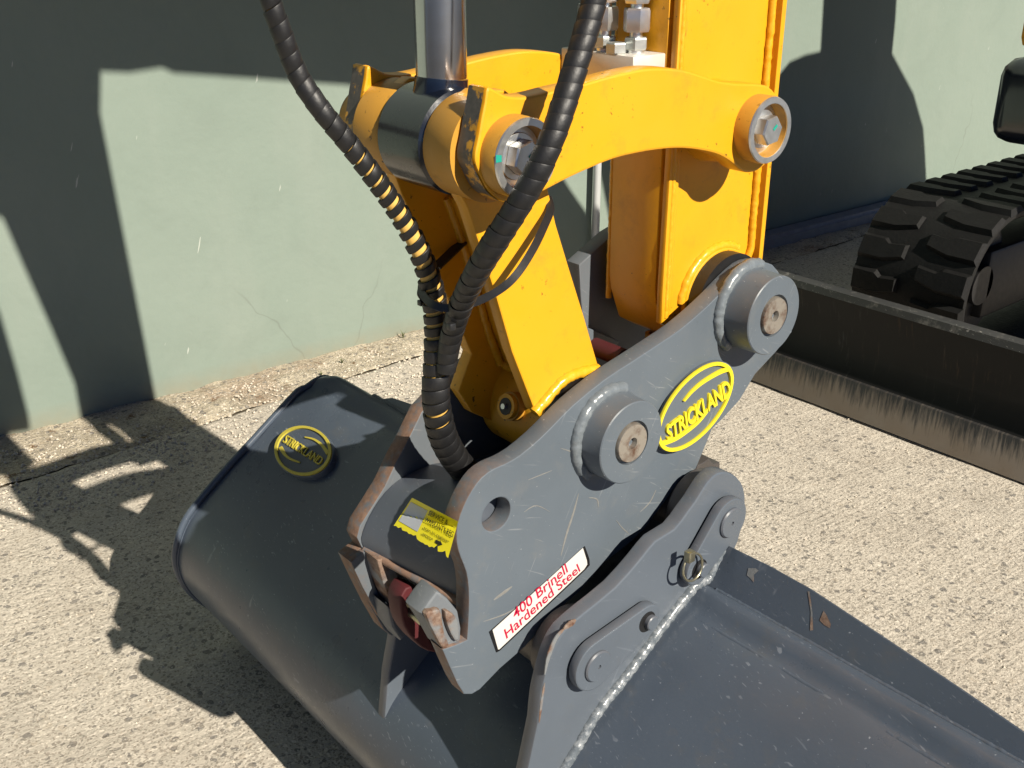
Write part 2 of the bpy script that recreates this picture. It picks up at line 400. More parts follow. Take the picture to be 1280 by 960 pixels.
def hull2(c1, r1, c2, r2, n=16):      # stadium round two circles
    d = Vector((c2[0] - c1[0], c2[1] - c1[1])); L = d.length; a = math.atan2(d.y, d.x); b = math.acos((r1 - r2) / L)
    out = [(c1[0] + r1 * math.cos(a + b + (2 * PI - 2 * b) * i / n), c1[1] + r1 * math.sin(a + b + (2 * PI - 2 * b) * i / n)) for i in range(n + 1)]
    out += [(c2[0] + r2 * math.cos(a - b + 2 * b * i / n), c2[1] + r2 * math.sin(a - b + 2 * b * i / n)) for i in range(n + 1)]
    return out
def hexnut(name, cen, af, h, axis, mat, parent, rot=0.0, bore=0):
    r = af / math.sqrt(3); bm = bmesh.new()
    prof = [(0, r * .93), (h * .12, r), (h * .88, r), (h, r * .93)]
    rings = []
    for a, rr in prof:
        ring = []
        for k in range(6):
            t = rot + k * PI / 3; c, s = rr * math.cos(t), rr * math.sin(t)
            if axis == 'X': q = (cen[0] + a, cen[1] + c, cen[2] + s)
            else: q = (cen[0] + c, cen[1] + s, cen[2] + a)
            ring.append(bm.verts.new(q))
        rings.append(ring)
    for A, B in zip(rings, rings[1:]):
        for k in range(6): bm.faces.new((A[k], A[(k + 1) % 6], B[(k + 1) % 6], B[k]))
    bm.faces.new(rings[0]); bm.faces.new(rings[-1])
    return from_bm(name, bm, mat, parent, 20)

def text_mesh(txt, depth=0.0, shear=0.0, bold=0.0, space=1.0):
    cu = bpy.data.curves.new('t', 'FONT'); cu.body = txt; cu.size = 1; cu.extrude = depth; cu.shear = shear; cu.offset = bold
    cu.space_character = space; cu.resolution_u = 3
    ob = bpy.data.objects.new('t', cu); COL.objects.link(ob)
    me = bpy.data.meshes.new_from_object(ob.evaluated_get(bpy.context.evaluated_depsgraph_get()))
    bpy.data.objects.remove(ob); bpy.data.curves.remove(cu); me.materials.clear()
    xs = [v.co.x for v in me.vertices]; ys = [v.co.y for v in me.vertices]
    return me, min(xs), max(xs), min(ys), max(ys)
def text_quad(name, txt, quad3, nrm, lift, mat, parent, depth=0.0004, bold=0.0, shear=0.0, space=1.0, envelope=None, ybox=None):
    """quad3: four world points (bottom-left, bottom-right, top-right, top-left) of the line of letters"""
    me, x0, x1, y0, y1 = text_mesh(txt, 1.0, shear, bold, space)
    if ybox: y0, y1 = ybox
    q = [Vector(p) for p in quad3]; n = Vector(nrm).normalized()
    for v in me.vertices:
        u = (v.co.x - x0) / (x1 - x0); w = (v.co.y - y0) / (y1 - y0)
        if envelope: w = .5 + (w - .5) * envelope(u)
        p = (q[0] * (1 - u) + q[1] * u) * (1 - w) + (q[3] * (1 - u) + q[2] * u) * w
        v.co = p + n * (lift + (depth if v.co.z > 0 else 0))
    me.name = name; me.update(); return link(name, me, mat, parent)

# =================================================================== SETTING
WA = ground(0, 548); WB = ground(1080, 270)
wd = (WB - WA).normalized(); wnrm = Vector((wd.y, -wd.x, 0))      # wall faces +X
def wallp(Y, off=0.0, z=0.0):
    t = (Y - WA.y) / wd.y; p = WA + wd * t + wnrm * off; return Vector((p.x, p.y, z))
def strip(name, Y0, Y1, o0, o1, z0, z1, mat, kind=None, dz=0.0):
    v = []
    for Y in (Y0, Y1):
        for o in (o0, o1):
            for k, z in enumerate((z0, z1)):
                zz = z + (dz * (Y - Y0) if True else 0)
                v.append(wallp(Y, o, zz))
    f = [(0, 1, 3, 2), (4, 6, 7, 5), (0, 4, 5, 1), (2, 3, 7, 6), (0, 2, 6, 4), (1, 5, 7, 3)]
    o = from_py(name, v, f, mat, None, 20)
    if kind: o['kind'] = kind
    return o

# ground: yard slab, with an old uneven strip of concrete along the wall and a dirt joint between
def grid_mesh(name, xs, ys, zf, mat):
    nx, ny = len(xs), len(ys)
    v = [(x, y, zf(x, y)) for y in ys for x in xs]
    f = [(j * nx + i, j * nx + i + 1, (j + 1) * nx + i + 1, (j + 1) * nx + i) for j in range(ny - 1) for i in range(nx - 1)]
    me = bpy.data.meshes.new(name); me.from_pydata(v, [], f); me.update(); shade(me, 80)
    o = link(name, me, mat); o['kind'] = 'structure'; return o
def joint_x(y): return -1.515 + .03 * math.sin(y * 2.3 + 1) + .012 * noise.noise(Vector((0, y * 14, 0))) + .006 * noise.noise(Vector((0, y * 60, 3))) + (y - .7) * .02
big = 60
from_ = from_py('ground', [(-1.9, -big, -.03), (big, -big, -.03), (big, big, -.03), (-1.9, big, -.03)], [(0, 1, 2, 3)], simple('base_ground', (.06, .06, .058), .9, 0, .3, 30, .3))
from_['kind'] = 'structure'
def slab(name, side, mat):
    ys = [(-1.5 + i * .02) for i in range(int(8.5 / .02))]
    v, f = [], []
    cols = 60 if side else 26
    for j, y in enumerate(ys):
        jx = joint_x(y)
        for i in range(cols):
            if side: x = jx + .0016 + (2.6 * (i / (cols - 1)) ** 1.6)
            else:
                xw = wallp(y, -.02).x; x = xw + (jx - .0016 - xw) * i / (cols - 1)
            p = Vector((x, y, 0))
            z = .0025 * noise.noise(p * 9) + .001 * noise.noise(p * 31)
            if not side: z = .007 * noise.noise(p * 7) + .005 * noise.noise(p * 22) + .003 * noise.noise(p * 60) + .001
            e = abs(x - jx)
            if e < .010: z -= .004 * (1 - e / .010)
            v.append((x, y, z))
        if side: pass
    for j in range(len(ys) - 1):
        for i in range(cols - 1): f.append((j * cols + i, j * cols + i + 1, (j + 1) * cols + i + 1, (j + 1) * cols + i))
    me = bpy.data.meshes.new(name); me.from_pydata(v, [], f); me.update(); shade(me, 80)
    o = link(name, me, mat); o['kind'] = 'structure'; return o
slab('yard_slab', True, 'concrete')
slab('old_concrete_strip', False, 'concrete_old')
jd = []
for i in range(300):
    y = -.5 + i * .02; jx = joint_x(y); jd.append((jx - .02, y, -.008)); jd.append((jx + .02, y, -.008))
o = from_py('joint_dirt', jd, [(2 * i, 2 * i + 1, 2 * i + 3, 2 * i + 2) for i in range(299)], simple('joint_dirt_brown', (.10, .08, .05), .9, 0, .4, 60, .8, .004)); o['kind'] = 'structure'
# the yard slab grid ends at X ~ 1.1; beyond it unseen dark ground is added to cut bounced light
M['dark_ground'] = simple('dark_ground_added', (.05, .05, .05), .9, 0, .3, 60, .5, .004)
o = from_py('unseen_dark_yard', [(1.05, -big, -.003), (big, -big, -.003), (big, big, -.003), (1.05, big, -.003)], [(0, 1, 2, 3)], 'dark_ground'); o['kind'] = 'structure'
o = from_py('unseen_dark_apron', [(-1.5, 6.95, -.004), (1.2, 6.95, -.004), (1.2, big, -.004), (-1.5, big, -.004)], [(0, 1, 2, 3)], simple('far_dark_ground', (.05, .05, .05), .9)); o['kind'] = 'structure'

wall = strip('rendered_wall', -6, 30, -.25, 0, -.1, 3.0, 'wall')
wall['label'] = 'pale sage green rendered wall standing behind the digger'; wall['category'] = 'wall'
clad = strip('cladding_board', -6, 30, .003, .05, .0, .30, 'cladding', dz=0)
for i, vv in enumerate(clad.data.vertices):
    vv.co.z += .897 - .0385 * (vv.co.y - .67)
for vv in clad.data.vertices: vv.co.z = max(vv.co.z, .2)
clad.parent = wall
kerb = strip('kerb_haunch', 2.55, 4.3, .0, .075, -.02, .045, 'kerb'); kerb['kind'] = 'structure'
bm = bmesh.new(); bm.from_mesh(kerb.data); bmesh.ops.bevel(bm, geom=bm.edges[:], offset=.012, segments=2, affect='EDGES')
bm.to_mesh(kerb.data); bm.free()
pp = wallp(2.25, .03)
pipe = lathe('wall_pipe', [(0, .012), (.9, .012)], (pp.x, pp.y, 0), 'pipe', None, 'Z', 20)
pipe['label'] = 'thin pale grey vertical pipe on the green wall seen under the yellow link'; pipe['category'] = 'pipe'

# loose grit on the ground (uncountable)
def grit():
    v, f = [], []
    rs = random.Random(3)
    for k in range(5200):
        if k < 3000: y = rs.uniform(.2, 2.2); x = rs.uniform(-1.66, -1.3)
        else: y = rs.uniform(.2, 2.6); x = rs.uniform(-1.3, .4)
        s = rs.uniform(.0012, .0042) * (1.4 if k < 3000 else .8); b = len(v); z = s * .3
        c = Vector((x, y, z)); q = [Vector((rs.uniform(.6, 1) * a, rs.uniform(.6, 1) * b2, rs.uniform(.3, .7) * c2)) * s for a, b2, c2 in ((1, 0, 0), (0, 1, 0), (-1, 0, 0), (0, -1, 0), (0, 0, 1), (.3, .3, -.6))]
        q = [Vector((s * rs.uniform(.6, 1), 0, 0)), Vector((0, s * rs.uniform(.6, 1), 0)), Vector((-s * rs.uniform(.6, 1), 0, 0)), Vector((0, -s * rs.uniform(.6, 1), 0)), Vector((0, 0, s * .7)), Vector((0, 0, -s * .5))]
        rt = rs.uniform(0, 3); cc, ss = math.cos(rt), math.sin(rt)
        for p in q: v.append((c.x + p.x * cc - p.y * ss, c.y + p.x * ss + p.y * cc, c.z + p.z))
        for i in range(4): f.append((b + i, b + (i + 1) % 4, b + 4)); f.append((b + (i + 1) % 4, b + i, b + 5))
    o = from_py('loose_grit', v, f, simple('grit_stone', (.62, .55, .45), .85, 0, .35, 80, 0)); o['kind'] = 'stuff'
    o['label'] = 'loose stone grit scattered over the concrete'; o['category'] = 'grit'
grit()
def weed(px, py, n, hgt, label):
    t = thing('weed', label, 'weed'); g = ground(px, py); t.location = g
    v, f = [], []; rs = random.Random(int(px))
    for k in range(n):
        a = rs.uniform(0, 6.28); l = hgt * rs.uniform(.5, 1.1); sp_ = rs.uniform(.15, .6); w = .0016; b = len(v)
        d = Vector((math.cos(a), math.sin(a), 0)); s = Vector((-d.y, d.x, 0)) * w
        for i in range(4):
            u = i / 3; c = d * (l * sp_ * u * u) + Vector((0, 0, l * u * (1 - .25 * u)))
            v += [c - s * (1 - u * .9), c + s * (1 - u * .9)]
        for i in range(3): f.append((b + 2 * i, b + 2 * i + 1, b + 2 * i + 3, b + 2 * i + 2))
    from_py('leaf', v, f, simple('weed_green', (.10, .12, .03), .7, 0, .4, 90, 0), t)
weed(504, 424, 16, .03, 'tiny weed sprouting at the foot of the wall beside the hose')
weed(428, 455, 26, .022, 'low green weed tuft in the cracked concrete above the bucket edge')
weed(402, 470, 14, .016, 'smaller weed tuft right by the bucket back edge')

# =================================================================== EXCAVATOR
ex = thing('excavator', 'yellow mini digger whose dipper arm, links, hoses, rubber track and black blade show', 'excavator')
P1 = (.542, .898); P2 = (.844, .884); Q1 = (.677, .610); Q2 = (.873, .694); MIDX = -.08
# --- dipper: welded box
dY0, dY1 = .790, .930
def dipper():
    z0 = .665
    outl = [(.66, 2.0), (.715, 1.45), (dY0 - .001, 1.06), (dY0, .95), (dY0, .70), (.803, .668), (.825, .655), (.90, .655), (.925, .675), (dY1 - .003, .72), (dY1 - .003, .95), (dY1 - .003, 1.03), (.884, 2.0)]
    d = plate('dipper_arm', [outl], -.042, -.118, 'yellow', ex, .004)
    plate('front_plate', [[(dY0 - .006, 1.04), (dY0 + .01, 1.04), (dY0 + .01, .704), (dY0 - .001, .702), (dY0 - .004, .72)]], -.050, -.116, 'yellow', d, .001)
    for X, n in ((-.042, 1), (-.118, -1)):   # corner weld strips front
        s = 1 if n == 1 else -1
        if n == 1: plate('edge_strip', [[(dY0 - .004, 1.08), (dY0 + .009, 1.08), (dY0 + .009, .705), (dY0 + .004, .68), (dY0 - .005, .685), (dY0 - .006, .72)]], X + s * .0045, X - s * .004, 'yellow', d, .002)
        weld('weld_bead', [(X + s * .003, dY0 + .001, z) for z in (1.08, .95, .9, .8, .72, .69)], .0032, 'weld_yellow', d, 3)
        plate('rear_flange', [[(dY1 - .003, 1.06), (dY1 + .004, 1.04), (dY1 + .004, .70), (dY1 - .003, .71)]], X + s * .012, X - s * .02, 'yellow', d, .001)
        weld('weld_bead', [(X + s * .002, dY1 - .006, z) for z in (1.03, .95, .85, .78, .74)] + [(X + s * .001, .915, .722), (X + s * .001, .90, .728)], .0042, 'weld_yellow', d, 5)
    # pivot boss tube round the rear coupler pin
    plate('pivot_boss', [circ(Q2, .055, 56)], -.036, -.124, 'yellow', d, .002)
    lathe('seal_ring', [(-.0385, .052), (-.0215, .052)], Q2, 'seal', d)
    lathe('seal_ring', [(-.1385, .050), (-.1235, .050)], Q2, 'seal', d)
    weld('weld_bead', arc(Q2, .0562, math.radians(60), math.radians(175), -.0415), .0052, 'weld_yellow', d, 6)
    # boss carrying the guide-link pin
    for X in (-.010, -.150):
        lathe('link_pin_boss', [(-.042 if X > -.05 else -.118, .040), (X, .036)], P2, 'yellow', d)
    # grease point on the belly of the pivot
    lathe('grease_port', [(0, .010), (.014, .010), (.014, .006), (.006, .006)], (-.080, .822, .640), 'yellow_dirty', d, 'Z', 20)
    return d
dip = dipper()

# --- guide links (the two curved plates)
ban_px = [(609, 110), (617, 111), (632, 119), (650, 121), (670, 119), (697, 112), (728, 105), (767, 94), (805, 86), (830, 85), (855, 87.5), (880, 95), (898, 101), (920, 104), (948, 105), (962, 109),
          (971, 120), (976, 140), (974, 170), (965, 195), (951, 211), (936, 216), (925, 212), (915, 203), (900, 194), (880, 188.5), (855, 185.5), (830, 186.5), (800, 191),
          (767, 199), (735, 212), (705, 226), (680, 239), (655, 250), (640, 253), (628, 252), (612, 240), (602, 222), (595, 206), (594, 192), (598, 172), (602, 148), (606, 128)]
BAN = YZ(ban_px, .013)
def guide_link(X0, X1, out):
    s = 1 if out else -1
    g = plate('guide_link', [smooth(BAN, 3)], X0, X1, 'yellow', ex, .0022)
    # scuffed rounded end facing forward
    e = [BAN[i] for i in (35, 36, 37, 38, 39, 40, 41, 42, 0)]
    v, f = [], []
    xa, xb = min(X0, X1) + .002, max(X0, X1) - .002
    for y, z in smooth(e, 3, False): v += [(xa, y - .0012, z), (xb, y - .0012, z)]
    f = [(2 * i, 2 * i + 1, 2 * i + 3, 2 * i + 2) for i in range(len(v) // 2 - 1)]
    from_py('scuffed_edge', v, f, 'scuffed', g)
    Xo = X0 if out else X1
    for c in (P1, P2):
        r = .0315
        lathe('pin_collar', [(Xo, r), (Xo + s * .016, r), (Xo + s * .018, r - .001)] + [(Xo + s * .018, .0245), (Xo + s * .004, .0235), (Xo + s * .004, .008)], c, 'yellow_dirty', g)
        lathe('collar_face', [(Xo + s * .0175, r - .0005), (Xo + s * .0190, r - .0012), (Xo + s * .0190, .0250), (Xo + s * .006, .0238), (Xo + s * .006, .005)], c, 'zinc', g, caps=(0, 1))
        if out:
            lathe('washer', [(Xo + .006, .0185), (Xo + .0085, .0185), (Xo + .009, .018), (Xo + .009, .004)], c, 'zinc', g)
            hexnut('bolt_head', (Xo + .0085, c[0], c[1]), .0245, .013, 'X', 'zinc', g, .3 if c is P1 else .15)
            mk = from_py('paint_mark', [(Xo + .0219, c[0] - .001, c[1] + .002), (Xo + .0219, c[0] + .004, c[1] + .006), (Xo + .0219, c[0] + .006, c[1] + .004), (Xo + .0219, c[0] + .001, c[1] + .000)], [(0, 1, 2, 3)], 'marker', g)
            if c is P1: from_py('paint_mark', [(Xo + .0193, c[0] - .031, c[1] + .001), (Xo + .0193, c[0] - .031, c[1] + .007), (Xo + .0193, c[0] - .0255, c[1] + .006), (Xo + .0193, c[0] - .0255, c[1] + .001)], [(0, 1, 2, 3)], 'marker', g)
    return g
guide_link(.013, -.010, True)
guide_link(-.150, -.173, False)

# --- tipping link (box with two side plates, recessed web, boss tubes)
def tipping():
    near = YZ([(585, 262), (620, 370), (640, 440), (669, 515)], -.028)
    A = Vector(P1); B = Vector(Q1)
    out = [near[0], near[1], near[2], near[3]] + YZ([(684, 496), (700, 478), (718, 467), (749, 461), (731, 398), (710, 330), (695, 280), (686, 240)], -.028) + [(.60, .92), (.57, .94), (.54, .943), (.515, .93), (.505, .905), (.515, .875)]
    t = plate('tipping_link', [out], -.028, -.043, 'yellow', ex, .0015)
    far = YZ([(495, 240), (540, 340), (583, 440)], -.125) + [(.583, .640), (.600, .612), (.640, .585), (.69, .580), (.722, .60)] + YZ([(752, 462), (730, 397), (710, 330), (695, 280), (686, 240)], -.028) + [(.60, .92), (.57, .94), (.54, .943), (.515, .93), (.505, .905)]
    plate('side_plate', [far], -.117, -.132, 'yellow', t, .0015)
    # web, a bent sheet set back between the side plates
    def q(y, z): return (y, z)
    web = [(.575, .835), (.598, .775), (.622, .70), (.640, .655), (.648, .652), (.632, .705), (.607, .78), (.583, .84)]
    plate('web_plate', [web], -.043, -.117, 'yellow', t, .0005)
    weld('weld_bead', [(-.116, .574, .835), (-.116, .596, .775), (-.116, .619, .70), (-.116, .636, .655)], .0045, 'weld_yellow', t, 8)
    weld('weld_bead', [(-.045, .574, .835), (-.045, .596, .775), (-.045, .619, .70), (-.045, .636, .655)], .0045, 'weld_yellow', t, 9)
    # lower boss tube with grease port
    lathe('lower_boss', [(-.134, .052), (-.132, .054), (-.040, .054), (-.038, .052)], Q1, 'yellow', t, n=64)
    gp = at(626, 508, -.08)
    n = Vector((0, gp.y - Q1[0], gp.z - Q1[1])).normalized(); c0 = Vector((-.08, Q1[0], Q1[1]))
    tube('grease_port', [c0 + n * .045, c0 + n * .062], .0145, 'yellow_dirty', t, n=24)
    tube('grease_port_rim', [c0 + n * .062, c0 + n * .067], .0125, 'yellow', t, n=24)
    tube('port_bore', [c0 + n * .0665, c0 + n * .0676], .0085, 'black', t, n=24)
    tube('grease_nipple', [c0 + n * .067, c0 + n * .071], .0028, 'zinc', t, n=12)
    weld('weld_bead', [tuple(at(a, b, -.0275)) for a, b in ((668, 516), (684, 497), (700, 479), (718, 468), (748, 461))], .0055, 'weld_yellow', t, 10)
    weld('weld_bead', [(x, .640, .655) for x in (-.115, -.08, -.045)], .005, 'weld_yellow', t, 11)
    lathe('seal_ring', [(-.040, .054), (-.021, .054)], Q1, 'seal', t)
    lathe('seal_ring', [(-.139, .048), (-.132, .048)], Q1, 'seal', t)
    # upper boss tubes either side of the rod eye
    lathe('upper_boss', [(-.048, .041), (-.046, .042), (-.0105, .042)], P1, 'yellow_dirty', t, n=56)
    lathe('upper_boss', [(-.1495, .042), (-.114, .042), (-.112, .041)], P1, 'yellow_dirty', t, n=56)
    return t
tipping()

# --- bucket cylinder rod
def rod():
    r0 = at(552, 97, MIDX); r1 = at(548.5, -30, MIDX); d = (r1 - r0).normalized()
    eyec = Vector((MIDX, P1[0], P1[1]))
    eye = lathe('rod_eye', [(-.1115, .040), (-.109, .0435), (-.051, .0435), (-.0485, .040)], P1, 'eye', ex, n=64)
    tube('rod_neck', [eyec + d * .018 + (r0 - eyec - d * .018) * (i / 14) for i in range(15)], .02, 'eye', eye, n=40,
         rfun=lambda u: .0222 + .0088 * (1 - u) ** 2.0)
    tube('piston_rod', [r0, r0 + d * .30], .0212, 'chrome', ex, n=64)
    cy = tube('cylinder_barrel', [r0 + d * .085, r0 + d * .09, r0 + d * .20, r0 + d * .9], .045, 'yellow', ex, n=40, rfun=lambda u: .045)
rod()

# --- manifold and pipe fittings on the dipper front
def manifold():
    a = at(785, 83, -.042)
    y0, y1 = .742, .788
    b = box('manifold_block', (-.150, -.052), (y0, y1), (.926, .951), 'white_block', ex, .0015)
    spots = [(-.072, .765), (-.103, .755), (-.135, .765)]
    for i, (x, y) in enumerate(spots):
        z = .951
        p = lathe('hydraulic_fitting', [(z, .0085), (z + .004, .0085), (z + .004, .006), (z + .10, .006)], (x, y, 0), 'zinc', ex, 'Z', 20)
        hexnut('hex_nut', (x, y, z + .003), .020, .011, 'Z', 'zinc_dull', p, .2 + i)
        hexnut('hex_nut', (x, y, z + .019), .022, .021, 'Z', 'zinc', p, .5 + i)
        hexnut('hex_nut', (x, y, z + .044), .022, .022, 'Z', 'zinc', p, .15 + i)
        lathe('hose_ferrule', [(z + .068, .010), (z + .07, .0115), (z + .11, .0115)], (x, y, 0), 'zinc', p, 'Z', 24)
        lathe('hose_end', [(z + .11, .009), (z + .6, .009)], (x, y, 0), 'black', p, 'Z', 16)
    hexnut('hex_plug', (-.080, .748, .951), .018, .010, 'Z', 'zinc_dull', b, .1)
manifold()

# --- hoses with spiral guard
def hose(pts, rad, label, gapf, seed, pitch=.0118):
    P = smooth([tuple(at(x, y, X)) for x, y, X in pts], 12, False)
    P = resample(P, .0022); n = len(P)
    rf = lambda u: rad[0] + (rad[1] - rad[0]) * u if len(rad) == 2 else float(np.interp(u, [k[0] for k in rad], [k[1] for k in rad]))
    h = tube('hydraulic_hose', P, .01, 'hose_gold', ex, n=20, rfun=lambda u: rf(u) - .0022)
    h['label'] = label
    P, T, N = frames(P); total = (n - 1) * .0022
    v, f = [], []; steps = 22; turns = int(total / pitch)
    def frame(s):
        i = min(max(s / .0022, 0), n - 1.001); k = int(i); w = i - k
        return P[k].lerp(P[k + 1], w), T[k], N[k].lerp(N[k + 1], w).normalized()
    rs = random.Random(seed)
    jit = [rs.uniform(-.16, .16) for _ in range(turns + 3)]
    for j in range(turns * steps):
        th = 2 * PI * j / steps; u = j / (turns * steps); s = u * total
        k = j // steps; w8 = (j % steps) / steps
        jj = jit[k] * (1 - w8) + jit[k + 1] * w8
        width = pitch * (1.0 - gapf(u)) * (1 + jj * .5)
        r = rf(u) * (1 + jj * .12)
        for e, (ds, rr) in enumerate(((-width / 2, r + .0003), (-width * .44, r + .0006), (width * .40, r + .0001), (width / 2, r - .0004), (width / 2, r - .0020), (-width / 2, r - .0014))):
            p, t, nn = frame(s + ds + jj * pitch * .5); b = t.cross(nn)
            v.append(p + (nn * math.cos(th) + b * math.sin(th)) * rr)
    m = len(v) // 6
    for j in range(m - 1):
        for e in range(6): f.append((j * 6 + e, j * 6 + (e + 1) % 6, (j + 1) * 6 + (e + 1) % 6, (j + 1) * 6 + e))
    f.append((0, 1, 2, 3, 4, 5)); f.append(tuple((m - 1) * 6 + k for k in (5, 4, 3, 2, 1, 0)))
    from_py('spiral_guard', v, f, 'rubber', h, 32)
    return h
g1 = lambda u: float(np.interp(u, [0, .28, .33, .40, .60, .66, .70, .74, .80, .84, 1], [-.10, -.04, .22, .36, .34, .06, .02, .12, .14, .0, .06]))
hose([(322, -60, -.10), (338, 0, -.10), (352, 40, -.10), (372, 92, -.10), (402, 138, -.09), (438, 182, -.085), (474, 230, -.08), (504, 275, -.075), (527, 320, -.07), (541, 365, -.07), (546, 410, -.07), (546, 455, -.07), (545, 500, -.07), (553, 543, -.075), (568, 572, -.08), (583, 590, -.085), (600, 606, -.09)],
     [(0, .0074), (.3, .0083), (.5, .0096), (.66, .0118), (.80, .0132), (1, .0136)], 'left hose whose black spiral guard shows yellow gaps', g1, 2)
g2 = lambda u: float(np.interp(u, [0, .1, .14, .5, 1], [.03, .03, -.08, -.10, -.10]))
hose([(756, -60, .05), (747, -20, .05), (738, 20, .052), (724, 68, .055), (708, 120, .058), (692, 168, .06), (672, 214, .056), (647, 258, .045), (620, 300, .028), (596, 340, .004), (580, 372, -.02), (570, 400, -.038), (562, 430, -.052), (557, 465, -.058)],
     [(0, .0090), (.3, .0094), (.6, .0101), (.85, .0098), (1, .0088)], 'right hose tightly wrapped in black spiral guard crossing the link end', g2, 5)
def band(name, pts, w, th, parent, nrm_hint=Vector((.6, -.7, .3)), mat='band_black'):
    P = smooth([tuple(at(x, y, X)) for x, y, X in pts], 8, False); P = [Vector(p) for p in P]; v, f = [], []
    for i, p in enumerate(P):
        t = (P[min(i + 1, len(P) - 1)] - P[max(i - 1, 0)]).normalized()
        n = (nrm_hint - t * nrm_hint.dot(t)).normalized(); b = t.cross(n)
        for du, dn in ((-1, -1), (-1, 1), (1, 1), (1, -1)): v.append(p + b * (du * w / 2) + n * (dn * th / 2))
    for i in range(len(P) - 1):
        for k in range(4): f.append((4 * i + k, 4 * i + (k + 1) % 4, 4 * i + 4 + (k + 1) % 4, 4 * i + 4 + k))
    f.append((0, 1, 2, 3)); m = 4 * (len(P) - 1); f.append((m + 3, m + 2, m + 1, m))
    return from_py(name, v, f, mat, parent, 40)
st_b = band('hose_strap', [(545, 330, -.105), (532, 345, -.095), (527, 362, -.075), (536, 377, -.052), (556, 385, -.036), (590, 379, -.020), (622, 364, -.006), (645, 344, .0), (666, 312, -.004), (681, 281, -.014), (688, 262, -.022), (685, 247, -.032)], .0068, .0020, ex)
band('strap_tail', [(588, 293, -.118), (568, 312, -.112), (545, 334, -.106)], .010, .002, st_b, Vector((.3, -.9, .3)))
tie = band('cable_tie', [(564, 372, -.034), (567, 377, -.028), (567, 395, -.028), (564, 410, -.034)], .0035, .0018, ex)
box_c = at(564, 408, -.028)
box('tie_head', (box_c.x - .003, box_c.x + .003), (box_c.y - .003, box_c.y + .003), (box_c.z - .003, box_c.z + .003), 'band_black', tie, .0008)
tube('tie_loop', smooth([tuple(at(x, y, -.085)) for x, y in ((531, 352), (525, 358), (523, 368), (527, 375), (526, 380))], 6, False), .0013, 'band_black', st_b, n=8)
bq = at(527, 379, -.085)
box('tie_head', (bq.x - .003, bq.x + .003), (bq.y - .003, bq.y + .003), (bq.z - .002, bq.z + .003), 'band_black', st_b, .0008)
tube('brass_union', [at(569, 399, -.045), at(566, 416, -.046)], .0055, 'gold_zinc', ex, n=14)

# --- boom and body out of frame, plus added plates, shaped to throw the wall shadows
def shadow_outline(pts, X0):
    out = []
    for x, y in pts:
        d = ray(x, y); n = wnrm; w = CAM + d * ((WA - CAM).dot(n) / d.dot(n)); k = (X0 - w.x) / SUNV.x
        p = w + SUNV * k; out.append((p.y, p.z))
    return out
bo = shadow_outline([(-60, 225), (0, 250), (28, 315), (62, 392), (98, 478), (118, 440), (124, 66), (160, 68), (200, 62), (215, 69), (430, 86), (600, 107), (700, 165), (752, 195)], MIDX)  # boom outline cast back from its shadow, front lobe added to fill it
bo = bo + [(2.55, 1.45), (2.9, 1.9), (2.2, 2.35), (1.2, 2.5), (.4, 2.3), (.2, 1.9)]
boom = plate('boom', [bo], -.02, -.14, 'yellow', ex, .006)
rg = shadow_outline([(-80, 250), (-30, 330), (2, 402), (22, 470), (37, 528), (-10, 536), (-80, 552)], MIDX)
plate('rod_shadow_plate', [rg], -.05, -.11, 'black_paint', ex, .003)  # added unseen plate, cut to cast the shadow at the wall's left edge
body = shadow_outline([(749, 190), (763, 262), (760, 300), (1095, 300), (1150, 285), (1156, 240), (1154, 200), (1152, 172), (1140, 130), (1113, 80), (1117, 40), (1121, -30), (1032, -30), (1028, 40), (1026, 78), (1005, 83), (985, 92), (970, 110), (930, 120)], MIDX)
pb = shadow_outline([(92, 440), (128, 425), (130, 518), (116, 514), (105, 500)], MIDX)
plate('dipper_shadow_plate', [pb], -.06, -.10, 'yellow', ex, .002)  # unseen filler plate, closes a lit sliver in the dipper's shadow band
lw = shadow_outline([(610, 230), (650, 190), (693, 233), (703, 238), (713, 254), (737, 288), (745, 335), (620, 405)], MIDX)
plate('gap_shadow_plate', [lw], -.02, -.14, 'black_paint', ex, .006)  # added caster for the dark wall patch below the link
plate('slew_frame', [body], -.02, -.14, 'black_paint', ex, .006)
box('swing_post', (-.615, .45), (2.62, 3.55), (.775, 1.10), 'yellow', ex, .03)
sk = box('hydraulic_tank', (-.622, .45), (2.56, 3.5), (.565, .765), 'black_paint', ex, .045, seg=3)

# --- dozer blade
def blade():
    x0, x1 = -.885, .72
    prof = [(2.118, .258), (2.124, .20), (2.122, .14), (2.108, .092), (2.083, .072), (2.09, .066), (2.122, .085), (2.138, .14), (2.140, .20), (2.134, .262)]
    def ext(name, pr_, a, b, mat, par, bev=.001): return plate(name, [pr_], a, b, mat, par, bev)
    b = ext('dozer_blade', prof, x1, x0, 'blade', ex, .001)
    ext('cutting_edge', [(2.046, .006), (2.058, .002), (2.098, .070), (2.088, .080), (2.080, .079)], x1, x0, 'blade_edge', b, .0015)
    ext('top_rim', [(2.104, .252), (2.140, .252), (2.142, .266), (2.136, .270), (2.108, .268)], x1, x0, 'blade_rim', b, .003)
    ext('side_plate', [(2.075, .07), (2.125, .08), (2.175, .09), (2.175, .25), (2.110, .262), (2.105, .16)], x0 - .001, x0 + .012, 'blade', b, .001)
